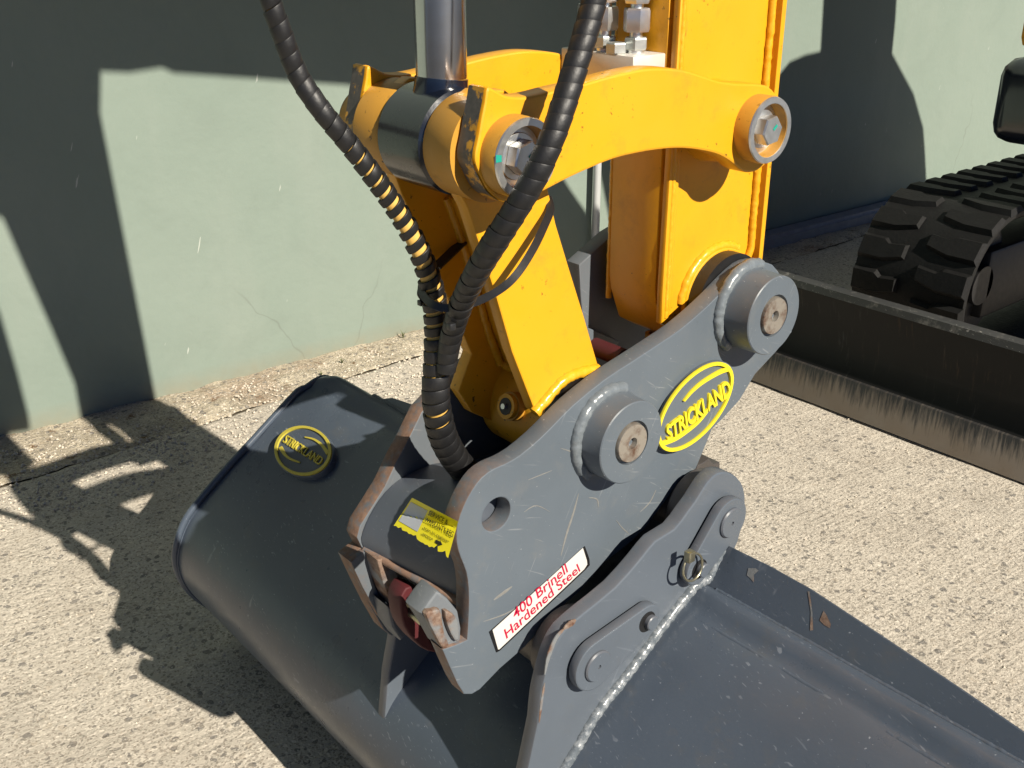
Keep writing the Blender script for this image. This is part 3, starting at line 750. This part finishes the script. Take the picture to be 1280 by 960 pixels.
def edge_mat():
    m, nt, bs, L = new_mat('scraped_cutting_edge')
    g = node(nt, 'ShaderNodeNewGeometry'); sx = node(nt, 'ShaderNodeSeparateXYZ'); L.new(g.outputs['Position'], sx.inputs[0])
    a = mix(nt, noise_tex(nt, 12, 5), c4((.03, .03, .032)), c4((.06, .06, .06)))
    h = node(nt, 'ShaderNodeMapRange'); h.inputs[1].default_value = .005; h.inputs[2].default_value = .075; h.inputs[3].default_value = 1; h.inputs[4].default_value = .15; L.new(sx.outputs[2], h.inputs[0])
    s = noise_tex(nt, 1, 4, .7, (150, 10, 14), (0, .2, 0))
    k = ramp(nt, math_n(nt, 'ADD', math_n(nt, 'MULTIPLY', h.outputs[0], .55), math_n(nt, 'MULTIPLY', s, .9)), .52, .80)
    a = mix(nt, k, a, mix(nt, noise_tex(nt, 9, 4), c4((.22, .16, .11)), c4((.30, .27, .24))))
    L.new(a, bs.inputs['Base Color']); bs.inputs['Roughness'].default_value = .5; bs.inputs['Metallic'].default_value = .3
    bump(nt, s, .3, .001, bs); return m
def blade_mat():
    m, nt, bs, L = new_mat('worn_black_blade_steel')
    a = mix(nt, noise_tex(nt, 10, 5), c4((.008, .008, .009)), c4((.016, .016, .016)))
    s = noise_tex(nt, 1, 5, .7, (95, 9, 11), (0, .12, 0))
    k = math_n(nt, 'MULTIPLY', ramp(nt, s, .58, .80), ramp(nt, noise_tex(nt, 7, 4), .38, .65))
    a = mix(nt, math_n(nt, 'MULTIPLY', k, .8), a, mix(nt, ramp(nt, noise_tex(nt, 9, 3), .4, .6), c4((.13, .075, .04)), c4((.12, .12, .12))))
    L.new(a, bs.inputs['Base Color']); bs.inputs['Roughness'].default_value = .5; bs.inputs['Specular IOR Level'].default_value = .22
    bump(nt, s, .2, .001, bs); return m
M['blade'] = blade_mat()
M['blade_edge'] = edge_mat()
M['blade_rim'] = paint('chipped_blade_rim', (.05, .05, .052), .4, .3, (.35, .33, .30), .8, (.45, .43, .4), .9)
blade()

# --- rubber track: belt loop, staggered lugs, idler
def track():
    xc0, xc1 = -.80, -.50; R = .195; cy, cz = 2.565, .215; Lb = 1.05
    def path(s):                     # arclength along stadium, start at bottom front going up and back
        A = PI * R
        tot = 2 * A + 2 * Lb; s %= tot
        if s < A: a = -PI / 2 - s / R; return Vector((0, cy + R * math.cos(a), cz + R * math.sin(a))), Vector((0, math.cos(a), math.sin(a)))
        s -= A
        if s < Lb: return Vector((0, cy + s, cz + R)), Vector((0, 0, 1))
        s -= Lb
        if s < A: a = PI / 2 - s / R; return Vector((0, cy + Lb + R * math.cos(a), cz + R * math.sin(a))), Vector((0, math.cos(a), math.sin(a)))
        s -= A; return Vector((0, cy + Lb - s, cz - R)), Vector((0, 0, -1))
    tot = 2 * PI * R + 2 * Lb; n = 120; v, f = [], []
    for i in range(n):
        p, u = path(tot * i / n)
        for x, r in ((xc0, -.004), (xc0, .010), (xc1, .010), (xc1, -.004), (xc1 - .02, -.02), (xc0 + .02, -.02)): v.append(p + u * r + Vector((x, 0, 0)))
    for i in range(n):
        j = (i + 1) % n
        for k in range(6): f.append((i * 6 + k, i * 6 + (k + 1) % 6, j * 6 + (k + 1) % 6, j * 6 + k))
    tr = from_py('rubber_track', v, f, 'track', ex, 40)
    pitch = tot / 42; 
    for i in range(42):
        for side in (0, 1):
            s = pitch * (i + (.5 if side else 0)); w = pitch * .74
            xa, xb = (xc0 - .002, xc0 + .125) if side == 0 else (xc1 - .135, xc1 + .002)
            bm = bmesh.new(); rows = []
            # footprint: chevron-like pad, wide at the outer edge, narrower with a notch inside
            fp = [(xa, -.5), (xa + .55 * (xb - xa), -.5), (xb, -.22), (xb, .40), (xa + .62 * (xb - xa), .30), (xa + .5 * (xb - xa), .5), (xa, .5)]
            if side: fp = [(xa + xb - a, b) for a, b in fp]
            def pt(x, q, h):
                p, u = path(s + q * w); return p + u * (.008 + h) + Vector((x, 0, 0))
            lo = [bm.verts.new(pt(x, q * 1.05, 0)) for x, q in fp]
            cxm = sum(a for a, _ in fp) / 7
            hi = [bm.verts.new(pt(cxm + (x - cxm) * .92, q * .72, .014)) for x, q in fp]
            for k in range(7): bm.faces.new((lo[k], lo[(k + 1) % 7], hi[(k + 1) % 7], hi[k]))
            bm.faces.new(hi)
            dusty = (i * 2 + side) in ()
            from_bm('track_lug', bm, 'track', tr, 25)
    for cyy in (cy, cy + Lb):
        w = lathe('idler_wheel', [(-.70, .15), (-.70, .168), (-.60, .168), (-.60, .15), (-.59, .15), (-.585, .05), (-.56, .05)], (cyy, cz), 'black', tr, n=40)
    box('track_frame', (-.72, -.56), (cy + .02, cy + Lb), (.12, .30), 'black', tr, .01)
    return tr
track()

# =================================================================== QUICK COUPLER
qc = thing('quick_coupler', 'grey steel quick hitch coupler with two pin hubs and oval yellow badge', 'coupler')
ch_px_top = [(977, 346), (966, 331), (950, 328), (934, 334), (915, 351), (895, 372), (875, 391), (850, 412), (825, 429), (790, 452), (755, 475), (717, 506), (695, 528), (675, 548), (650, 569), (632, 579.5), (617, 586), (602, 597), (590, 613), (580, 632), (572, 655), (571, 678), (576, 697), (583, 715), (586, 737), (586, 765), (584, 800)]
ch_px_bot = [(570, 806), (553, 812), (562, 833), (572, 855), (580, 868), (590, 868), (600, 862), (625, 836), (656, 809), (690, 772), (706, 756), (723, 741), (756, 703), (787, 679), (805, 662), (832, 626), (850, 600), (870, 586), (880, 562), (890, 537), (905, 522), (925, 500), (944, 468), (970, 440), (990, 415), (992, 380)]
CH = YZ(ch_px_top, 0) + YZ(ch_px_bot, 0)
hole = circ(YZ([(620.5, 643)], 0)[0], .0165, 32)
def hub(parent, c, X0, s, face, pinr=.021, name='pin_hub'):
    h = lathe(name, [(X0, .0445), (X0 + s * .004, .0428), (X0 + s * (face - .001), .0418), (X0 + s * face, .0408), (X0 + s * face, pinr + .0015), (X0 + s * (face - .004), pinr + .0013), (X0 + s * (face - .004), .002)], c, 'grey', parent, n=64)
    return h
cheek = plate('cheek_plate', [smooth(CH[:27], 2, False) + CH[27:], hole], 0, -.020, 'grey', qc, .0012)
hub(cheek, Q1, 0, 1, .030); hub(cheek, Q2, 0, 1, .036)
weld('weld_bead', arc(Q1, .0455, math.radians(70), math.radians(235), .0005, 40), .0066, 'weld_grey', cheek, 21)
weld('weld_bead', arc(Q2, .0455, math.radians(70), math.radians(235), .0005, 40), .0066, 'weld_grey', cheek, 22)
for c, fx, s in ((Q1, .030, 0), (Q2, .036, 3)):
    pn = lathe('coupler_pin', [(-.2, .020), (fx - .002, .0200), (fx + .0015, .0190), (fx + .0015, .0058), (fx - .006, .0052), (fx - .006, .001)], c, 'pin', qc, n=48)
    lathe('pin_bore', [(fx - .005, .005), (fx - .0045, .005)], c, 'black', pn, n=24)
# far cheek: same front, its own rear shape
fr = YZ([(775, 288), (765, 294), (745, 312), (724, 331), (726, 370), (730, 412)], -.14)
far = [(.87, .738), (.85, .745)] + fr + [(.735, .640), (.69, .660), (.655, .672)] + YZ([(560, 480), (527, 515), (510, 550), (496, 576), (481, 608), (466, 632), (450, 657), (446, 672), (453, 686), (435, 700), (450, 732), (465, 762), (480, 788), (489, 795), (500, 792)], -.14) + [(.53, .37)] + [CH[i] for i in (35, 37, 39, 41, 43, 45, 47, 49)] + [(.91, .70), (.90, .74)]
fc = plate('cheek_plate', [far], -.140, -.160, 'grey_rust', qc, .0012)
hub(fc, Q2, -.160, -1, .030); hub(fc, Q1, -.160, -1, .030)
# body casting between the cheeks
def loft(name, A, xa, B, xb, mat, parent, bev=0):
    v = [(xa, *p) for p in A] + [(xb, *p) for p in B]; n = len(A)
    f = [(i, (i + 1) % n, n + (i + 1) % n, n + i) for i in range(n)] + [tuple(range(n))[::-1], tuple(range(n, 2 * n))]
    return from_py(name, v, f, mat, parent, 32)
bfar = smooth(YZ([(456, 687), (452, 672), (462, 645), (482, 615), (508, 594), (540, 580)], -.139), 3, False)
bnear = smooth(YZ([(574, 752), (578, 728), (582, 690), (590, 650), (612, 622), (640, 607)], -.021), 3, False)
bfar = bfar + [(.60, .55), (.585, .50), (.520, .485)]; bnear = bnear + [(.60, .53), (.585, .48), (.525, .470)]
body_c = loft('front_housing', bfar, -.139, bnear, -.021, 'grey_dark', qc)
# ridge along the housing nose
v0 = Vector((-.139, *bfar[0])); v1 = Vector((-.021, *bnear[0]))
tube('nose_ridge', [v0, v0.lerp(v1, .5), v1], .0045, 'grey_rust', body_c, n=10)
# inside: cylinder housing, floor, red latch
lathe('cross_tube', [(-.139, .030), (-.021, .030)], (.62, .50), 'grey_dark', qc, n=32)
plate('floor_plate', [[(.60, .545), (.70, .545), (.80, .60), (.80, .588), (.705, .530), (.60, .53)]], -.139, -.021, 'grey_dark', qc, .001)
plate('rust_bracket', [YZ([(462, 693), (476, 690), (492, 715), (498, 735), (492, 760), (480, 748), (470, 722)], -.125)], -.112, -.136, 'rust', qc, .002)
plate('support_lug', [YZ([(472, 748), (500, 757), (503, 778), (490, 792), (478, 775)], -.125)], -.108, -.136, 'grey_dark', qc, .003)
lo = YZ([(495, 748), (499, 736), (508, 729), (530, 740), (541, 760), (538, 772), (530, 790), (541, 808), (538, 812), (522, 806), (505, 788), (497, 770)], -.085)
li = YZ([(503, 750), (508, 741), (520, 748), (528, 762), (524, 778), (512, 770)], -.085)
latch = plate('locking_latch', [smooth(lo, 2), smooth(li, 2)], -.078, -.100, 'red', qc, .002)
cc_ = at(520, 771, -.07)
tube('latch_pin', [cc_ + Vector((-.03, 0, 0)), cc_ + Vector((.012, 0, 0))], .0042, 'gold_zinc', latch, n=14)
0 and plate('latch_arm', [YZ([(512, 728), (535, 728), (560, 745), (560, 765), (540, 760), (520, 745)], -.085) + [(.66, .46), (.66, .49)]], -.060, -.102, 'red', qc, .002)
bx = at(768, 440, -.08)
sg = at(760, 440, -.085)
lathe('spring_guard', [(-.105, .010), (-.062, .010)], (sg.y, sg.z), 'red', qc, n=24)
plate('rear_cover', [YZ([(738, 417), (762, 420), (800, 436), (790, 452), (745, 470), (735, 440)], -.10)], -.132, -.137, 'grey', qc, .001)
M['hook'] = paint('worn_hook', (.15, .165, .18), .5, .2, (.26, .15, .09), .9, (.3, .3, .3), .4, peel=.5)
# worn hooks at the jaw
hk = plate('jaw_hook', [YZ([(547, 738), (560, 748), (573, 764), (577, 785), (576, 806), (566, 810), (553, 812), (541, 790), (526, 767), (536, 752)], -.004)], -.004, -.030, 'hook', qc, .003)
for pl in ([(532, 768), (541, 763), (550, 762), (553, 775), (556, 792), (562, 807), (554, 811), (546, 798)], [(556, 764), (566, 767), (573, 778), (574, 800), (568, 800), (560, 784)]):
    plate('wear_pad', [smooth(YZ(pl, .001), 2)], .0015, -.006, 'rust', hk, .002)
plate('jaw_pad', [YZ([(435, 700), (453, 686), (458, 700), (463, 725), (474, 748), (477, 762), (470, 768), (450, 732)], -.1395)], -.134, -.142, 'grey_rust', qc, .001)

M['tan_fleck'] = simple('tan_fleck', (.50, .38, .2), .7)
M['bare'] = simple('scuffed_paint', (.235, .23, .215), .5, .1, .35, 200, .2)
for w_, pts in ((2.2, [(723, 617), (717, 640), (708, 668), (701, 695)]), (1.6, [(736, 622), (746, 624), (748, 634)]), (3.2, [(640, 733), (628, 742), (617, 750)]), (1.4, [(650, 757), (630, 768), (604, 777)]), (1.2, [(770, 650), (778, 660), (787, 668)]),
                (1.3, [(700, 560), (716, 566), (728, 578)]), (1.0, [(655, 640), (670, 632), (688, 640)]), (1.0, [(800, 640), (812, 628), (820, 612)]), (1.0, [(660, 600), (690, 588)])):
    plate('scuff', [YZ(stroke2(pts, w_), 0)], .0003, -.001, 'bare', cheek, .0001)
# cheek badge (raised oval, yellow raised ring and letters)
def ell(c, Sxx, Syy, Sxy, k=1.0, n=48):
    a = math.sqrt(Sxx); b = Sxy / a; d = math.sqrt(Syy - b * b)
    return [(c[0] + k * a * math.cos(2 * PI * i / n), c[1] + k * (b * math.cos(2 * PI * i / n) + d * math.sin(2 * PI * i / n))) for i in range(n)]
bc = (870, 509); E_ = (2256, 3136, -1680)
bad = plate('oval_badge', [YZ(ell(bc, *E_, 1.02), .006)], .006, -.001, 'grey', qc, .001)
plate('badge_ring', [YZ(ell(bc, *E_, 1.0), .009), YZ(ell(bc, *E_, .925), .009)], .0090, .0055, 'badge_yellow', bad, .0004)
def stroke(pts, w0, w1, X, mat, parent, pw=1.0):
    P = [Vector(p) for p in smooth(pts, 6, False)]; a, b = [], []
    for i, p in enumerate(P):
        t = (P[min(i + 1, len(P) - 1)] - P[max(i - 1, 0)]).normalized(); n = Vector((-t.y, t.x)); w = (w0 + (w1 - w0) * (i / (len(P) - 1)) ** pw) / 2
        a.append(tuple(p + n * w)); b.append(tuple(p - n * w))
    return a + b[::-1]
for s_ in ([(914, 461), (900, 466), (880, 478), (866, 490), (856, 502)], [(826, 556), (845, 549), (863, 537), (875, 527), (885, 515)]):
    plate('badge_stroke', [YZ(stroke(s_, 5.5, 1.5, .009, None, None), .009)], .0088, .0055, 'badge_yellow', bad, .0003)
q = [at(x, y, 0) for x, y in ((827, 550), (907, 491), (903, 470), (825, 529.5))]
text_quad('badge_lettering', 'STRICKLAND', q, (1, 0, 0), .0055, 'badge_yellow', bad, .0032, bold=.03, space=.95, envelope=lambda u: .95 + .0 * u)

# steel grade label
def quad_plate(name, px, X, lift, mat, parent, t=.0006, mid=0):
    v = [at(x, y, X) for x, y in px]; 
    w = [p + Vector((lift, 0, 0)) for p in v] + [p + Vector((lift - t, 0, 0)) for p in v]; n = len(px)
    f = [tuple(range(n)), tuple(range(n, 2 * n))[::-1]] + [(i, (i + 1) % n, n + (i + 1) % n, n + i) for i in range(n)]
    return from_py(name, w, f, mat, parent, 20)
lab = quad_plate('steel_label', [(611, 789.5), (620, 815), (624, 813), (731, 712), (736.5, 706), (736, 698), (730.5, 682.5)], 0, .0009, 'label_black', qc)
quad_plate('label_face', [(614.8, 787), (621.6, 811), (623, 811), (729, 711), (733, 705), (732.5, 700), (727.6, 684.5)], 0, .0013, 'label_white', lab, .0004)
q = [at(x, y, 0) for x, y in ((642, 774), (709, 714), (705.5, 703), (639, 762))]
text_quad('label_lettering', '400 Brinell', q, (1, 0, 0), .0014, 'label_red', lab, .0001, bold=.012)
q = [at(x, y, 0) for x, y in ((632, 798), (724.5, 713), (720.5, 703.5), (628.5, 786.5))]
text_quad('label_lettering', 'Hardened Steel', q, (1, 0, 0), .0014, 'label_red', lab, .0001, bold=.012)

# yellow service sticker on the housing, torn at its lower edge
na, nb = Vector((-.139, *bfar[6])), Vector((-.021, *bnear[6]))
def housing_point(x, y):
    # closest ray hit on the lofted top
    best = None; o = CAM; d = ray(x, y).normalized(); n = len(bfar)
    for i in range(14):
        a, b = Vector((-.139, *bfar[i])), Vector((-.139, *bfar[i + 1])); c, e = Vector((-.021, *bnear[i + 1])), Vector((-.021, *bnear[i]))
        from mathutils.geometry import intersect_ray_tri
        for tri in ((a, b, c), (a, c, e)):
            h = intersect_ray_tri(*tri, d, o, False)
            if h and (best is None or (h - o).length < (best - o).length): best = h
    return best
def sticker():
    def P(x, y):
        h = housing_point(x, y)
        return h
    rs = random.Random(4)
    U, V = 26, 14
    tl, bl, br, tr = (516, 623), (493, 658), (566, 702), (578, 655)
    root = thing_part = None
    def px(u, w): 
        return ((tl[0] * (1 - u) + tr[0] * u) * (1 - w) + (bl[0] * (1 - u) + br[0] * u) * w, (tl[1] * (1 - u) + tr[1] * u) * (1 - w) + (bl[1] * (1 - u) + br[1] * u) * w)
    nrm = Vector((0, -.62, .78))
    def sheet(name, u0, u1, w0, w1, lift, mat, parent, torn=False):
        v, f, idx = [], [], {}
        for i in range(U + 1):
            for j in range(V + 1):
                u = u0 + (u1 - u0) * i / U; wmax = w1
                if torn: wmax = w1 - .22 * abs(noise.noise(Vector((u * 15, 3, 0)))) - (.13 if (i % 4 == 0 and u > .6) else 0)
                w = w0 + (wmax - w0) * j / V
                h = P(*px(u, w))
                if h: idx[(i, j)] = len(v); v.append(h + nrm * lift)
        for i in range(U):
            for j in range(V):
                k = [(i, j), (i + 1, j), (i + 1, j + 1), (i, j + 1)]
                if all(q in idx for q in k): f.append([idx[q] for q in k])
        return from_py(name, v, f, mat, parent, 60)
    s = sheet('service_label', 0, .93, 0, 1, .0012, 'label_yellow', qc, True)
    sheet('blank_panel', .03, .36, .13, .80, .0018, simple('label_panel_grey', (.42, .45, .50), .5, 0, .1, 60, 0), s)
    def line(txt, u0, u1, w0, w1, b=.01):
        pts = [P(*px(u, w)) for u, w in ((u0, w1), (u1, w1), (u1, w0), (u0, w0))]
        if all(pts): text_quad('label_lettering', txt, pts, nrm, .0030, 'label_black', s, .0001, bold=b, ybox=(0, .72))
    line('SERVICE &', .41, .78, .10, .24)
    line('WARRANTY REG', .40, .93, .30, .46, 0)
    line('scan to register', .44, .90, .56, .64, 0)
    line('service', .46, .64, .72, .80, 0)
    pts = [P(*px(u, w)) for u, w in ((.68, .72), (.74, .72), (.74, .68), (.80, .76), (.74, .86), (.74, .81), (.68, .81))]
    if all(pts): from_py('label_arrow', [p + nrm * .0022 for p in pts], [tuple(range(7))], 'label_black', s, 20)
sticker()

# =================================================================== BUCKET
bk = thing('ditching_bucket', 'wide dark grey ditching bucket resting on the concrete under the coupler', 'bucket')
XF, XN = -.728, .575
flat = [(.751, .3935), (.735, .386), (.70, .362), (.655, .330), (.61, .299), (.565, .265)]
curve = smooth([(.565, .265), (.533, .237), (.514, .205), (.506, .172), (.510, .138), (.524, .104), (.553, .066), (.60, .034), (.66, .015), (.74, .006), (.85, .003)], 4, False)
prof = [(.790, .409), (.785, .4125), (.779, .4140), (.772, .4115), (.765, .4045), (.759, .3975), (.755, .3950)] + flat[:-1] + curve + [(1.0, .003), (1.05, .003)]
def shell():
    n = len(prof); inner = []
    for i, p in enumerate(prof):
        a = Vector(prof[max(i - 1, 0)]); b = Vector(prof[min(i + 1, n - 1)]); t = (b - a).normalized()
        nn = Vector((-t.y, t.x))       # towards inside
        inner.append(tuple(Vector(p) + nn * .010))
    # inside is towards +Y
    if inner[12][0] < prof[12][0]: inner = [tuple(2 * Vector(p) - Vector(q)) for p, q in zip(prof, inner)]
    xs = list(np.linspace(XF, XN, 90)); v, f = [], []
    m = 2 * n
    for x in xs:
        for k, (y, z) in enumerate(prof):
            p = Vector((x, y, z)); d = .0016 * noise.noise(Vector((x * 3.2, y * 6, z * 6)))
            if 1 <= k <= 7: d += .0016 * noise.noise(Vector((x * 17, 5 + k * .4, 0))) + .0007 * noise.noise(Vector((x * 60, k * .5, 0)))
            e_ = max(0.0, 1 - (x - XF) / .045)
            if k <= 9: z -= .013 * e_ * e_ * (1 - k / 11); y -= .006 * e_ * e_
            v.append((x, y - d * .6, z + d))
        for y, z in inner[::-1]: v.append((x, y, z))
    for i in range(len(xs) - 1):
        for k in range(m): f.append((i * m + k, i * m + (k + 1) % m, (i + 1) * m + (k + 1) % m, (i + 1) * m + k))
    f.append(tuple(range(m))); f.append(tuple(range((len(xs) - 1) * m, len(xs) * m))[::-1])
    return from_py('bucket_shell', v, f, 'bucket', bk, 50)
sh = shell()
# side plates with a rolled rim
def side(x0, x1):
    o = [(y - .002, z - (.014 if i < 5 else .008 if i < 8 else .002)) for i, (y, z) in enumerate(prof[:-1])] + [(1.04, .0), (1.03, .10), (.801, .380), (.795, .388)]
    s = plate('side_plate', [o], x0, x1, 'bucket', bk, .001)
    P = smooth([(x0 + (x1 - x0) * .5, y, z) for y, z in [(.798, .380), (.793, .390), (.783, .3955), (.768, .3945), (.750, .388)] + flat[1:-1] + curve[:-4]], 2, False)
    tube('rim', [(x, y - .002, z + .003) for x, y, z in P], .0052, 'bucket', s, n=12)
side(XF + .002, XF - .012); side(XN + .012, XN - .002)
# back flange standing on the rear edge, tapering off towards the ends
fp0 = Vector((0, .788, .406)); fdir = Vector((0, .023, .037)).normalized(); fn = Vector((0, -fdir.z, fdir.y))
def FP(x, y):
    p = on_plane(x, y, fp0, fn); return (p.x, (p - fp0).dot(fdir))
ft = [FP(470, 507), FP(475, 504), FP(483, 500), FP(493, 499), FP(520, 508)]
fl = [(ft[0][0] - .004, -.006), ft[0], ft[1], ft[2], ft[3], (ft[4][0], ft[4][1]), (-.1, .044), FP(905, 681), FP(960, 708), FP(1012, 737), FP(1100, 795), FP(1200, 862), FP(1280, 917), FP(1400, 1003), (.56, -.006)]
MW = Matrix(((1, 0, 0, 0), (0, fdir.y, fn.y, fp0.y), (0, fdir.z, fn.z, fp0.z), (0, 0, 0, 1)))
plate('back_flange', [fl], -.004, .004, 'bucket', bk, .001, MW)
weld('weld_bead', [(x, .7875, .4105) for x in (-.6, -.3, -.2)], .004, 'bucket', bk, 31, 8)
weld('weld_bead', [(x, .7875, .4105) for x in (.06, .2, .35, .57)], .0034, 'bucket', bk, 32, 8)
weld('weld_bead', [(x, .7535, .3920) for x in (.06, .2, .35, .57)], .0030, 'bucket', bk, 33, 8)

chips = [[(938, 711), (947, 711), (951, 714), (945, 719), (945, 729), (940, 723), (936, 720)], [(1012, 740), (1014.5, 740), (1018, 765), (1019, 788), (1015, 789), (1016, 766)],
         [(1027, 776), (1032, 764), (1036, 770), (1041, 781), (1040, 786), (1033, 782)]]
for c_ in chips:
    v = [fp0 + Vector((FP(*p)[0], 0, 0)) + fdir * FP(*p)[1] - fn * .0048 * (1 if fn.y > 0 else -1) for p in c_]
    n_ = -fn if fn.dot(CAM - fp0) < 0 else fn
    v = [fp0 + Vector((FP(*p)[0], 0, 0)) + fdir * FP(*p)[1] + n_ * .0044 for p in c_]
    from_py('paint_chip', v, [tuple(range(len(v)))], 'rust', bk)
# ears
ear_up = YZ([(905, 683), (918, 688), (927, 662), (932, 632), (930, 610), (922, 597), (910, 590), (897, 591), (884, 603), (870, 625), (859, 640), (843, 661), (819, 676), (800, 699), (769, 734), (731, 765), (706, 787), (694, 806), (686, 827), (680, 850), (675, 874), (672, 905)], .045)
ear_lo = [(.530, .28), (.521, .215), (.523, .195), (.532, .178), (.560, .150), (.60, .24), (.66, .32), (.75, .38), (.79, .40)]
B1, B2 = YZ([(741, 828), (907, 650)], .052)
H1, H2 = YZ([(799, 771), (864, 706)], .047)
def ear(x0, x1, s):
    e = plate('ear_plate', [smooth(ear_up, 2, False) + ear_lo], x0, x1, 'bucket_ear', bk, .0024)
    fx = x0
    for c, h_, nm in ((B1, H1, 0), (B2, H2, 1)):
        if nm == 0: lp = hull2(c, .0285, h_, .019)
        else: lp = hull2(c, .0270, h_, .019)
        kp = plate('pin_keeper', [lp], fx + s * .013, fx + s * .0022, 'bucket_ear', e, .0018)
        plate('keeper_spacer', [hull2(c, .020, h_, .012)], fx + s * .004, fx - s * .001, 'black', e, .0002)
        lathe('pin_head', [(fx + s * .010, .0168), (fx + s * .0150, .0168), (fx + s * .0165, .0155), (fx + s * .0165, .0022), (fx + s * .0145, .002)], c, 'bucket_ear', e, n=40)
        lathe('keeper_slot', [(fx + s * .0128, .0115), (fx + s * .0133, .0115)], h_, 'black', e, n=32)
        lathe('keeper_bolt', [(fx, .0075), (fx + s * .0175, .0078), (fx + s * .0185, .0068)], (h_[0] + .0035, h_[1] - .001), 'bucket_ear', e, n=24)
    return e
en = ear(.045, .028, 1); ef = ear(-.205, -.190, -1)
wl = [at(x, y, .0445) for x, y in ((903, 684), (893, 705), (884, 722), (868, 731), (850, 752), (825, 784), (784, 840), (747, 887), (719, 934), (700, 966), (684, 1000))]
weld('weld_bead', [(p.x + .001, p.y, p.z) for p in wl], .0062, 'weld_bright', bk, 41, 10)
# bucket pins with bushes
for c in (B1, B2):
    pn = lathe('bucket_pin', [(-.215, .0165), (.05, .0165)], c, 'pin', bk, n=32)
    lathe('thrust_collar', [(.0035, .039), (.0055, .0405), (.0305, .0405)], c, 'pin_bush', pn, n=56)
    lathe('pin_bush', [(-.186, .033), (-.184, .0345), (.025, .0345), (.027, .033)], c, 'pin_bush', pn, n=48)
# linch ring on the upper keeper
def ring(c3, R_, r, mat, parent, tilt):
    v, f = [], []; N_, n = 40, 8; ux = Vector((0, 1, 0)); uy = Vector((tilt, 0, 1)).normalized()
    w = ux.cross(uy)
    for i in range(N_):
        a = 2 * PI * i / N_; d = ux * math.cos(a) + uy * math.sin(a)
        for k in range(n):
            b = 2 * PI * k / n; v.append(c3 + d * (R_ + r * math.cos(b)) + w * r * math.sin(b))
    for i in range(N_):
        for k in range(n): f.append((i * n + k, i * n + (k + 1) % n, ((i + 1) % N_) * n + (k + 1) % n, ((i + 1) % N_) * n + k))
    return from_py('linch_ring', v, f, mat, parent, 60)
lr = ring(at(866, 709, .0645), .0145, .0013, 'gold_zinc', en, -.15)
hp = at(862, 695, .065); box('linch_head', (hp.x - .004, hp.x + .004), (hp.y - .0045, hp.y + .0045), (hp.z - .006, hp.z + .006), 'gold_zinc', en, .001)

for pts, w_ in (([(683, 845), (688, 822), (697, 800), (707, 788)], 4.5), ([(707, 788), (716, 781), (722, 776)], 6), ([(676, 905), (679, 880), (683, 855)], 3)):
    plate('rust_scuff', [YZ(stroke2(pts, w_), .0475)], .0454, .044, 'rust', en, .0001)
nb_ = YZ([(866, 600), (872, 582), (881, 577), (886, 573), (892, 580), (900, 578), (900, 592), (890, 600)], -.01)
plate('pin_lock', [nb_], -.010, -.045, 'pin_bush', bk, .001)
# round badge on the bucket
bp = Vector((0, .655, .330)); bt = Vector((0, .565 - .735, .265 - .388)).normalized(); bn = Vector((0, bt.z, -bt.y))
if bn.z < 0: bn = -bn
def BP(x, y, l=0):
    p = on_plane(x, y, bp + bn * l, bn); return (p.x, (p - bp).dot(-bt))
MB_ = Matrix(((1, 0, bn.x, bp.x), (0, -bt.y, bn.y, bp.y), (0, -bt.z, bn.z, bp.z), (0, 0, 0, 1)))
LH = .011
bc2 = (378.7, 563.3); E2 = (35.6 ** 2, 31.0 ** 2, 35)
rb = plate('round_badge', [[BP(*p, LH) for p in ell(bc2, *E2, 1.04)]], -.002 , LH - .0015, 'bucket', bk, .001, MB_ @ Matrix.Translation((0, 0, (LH - .0035) / 2)))
plate('badge_ring', [[BP(*p, LH) for p in ell(bc2, *E2, 1.0)], [BP(*p, LH) for p in ell(bc2, *E2, .90)]], 0, .003, 'badge_yellow_dull', rb, .0003, MB_ @ Matrix.Translation((0, 0, LH - .0005)))
for s_ in ([(410, 567), (403, 557), (393, 549.5), (381, 546.5)][::1], [(350.5, 559), (356, 568), (363, 573.5), (375, 578)]):
    plate('badge_stroke', [[BP(*p, LH) for p in stroke(s_, 5.0, 1.2, 0, None, None)]], 0, .003, 'badge_yellow_dull', rb, .0002, MB_ @ Matrix.Translation((0, 0, LH - .0005)))
q = [bp + Vector((BP(x, y, LH)[0], 0, 0)) - bt * BP(x, y, LH)[1] for x, y in ((353, 552.5), (399, 582), (405.5, 573), (359.5, 543.5))]
text_quad('badge_lettering', 'STRICKLAND', q, bn, LH - .002, 'badge_yellow_dull', rb, .003, bold=.0, space=.95)
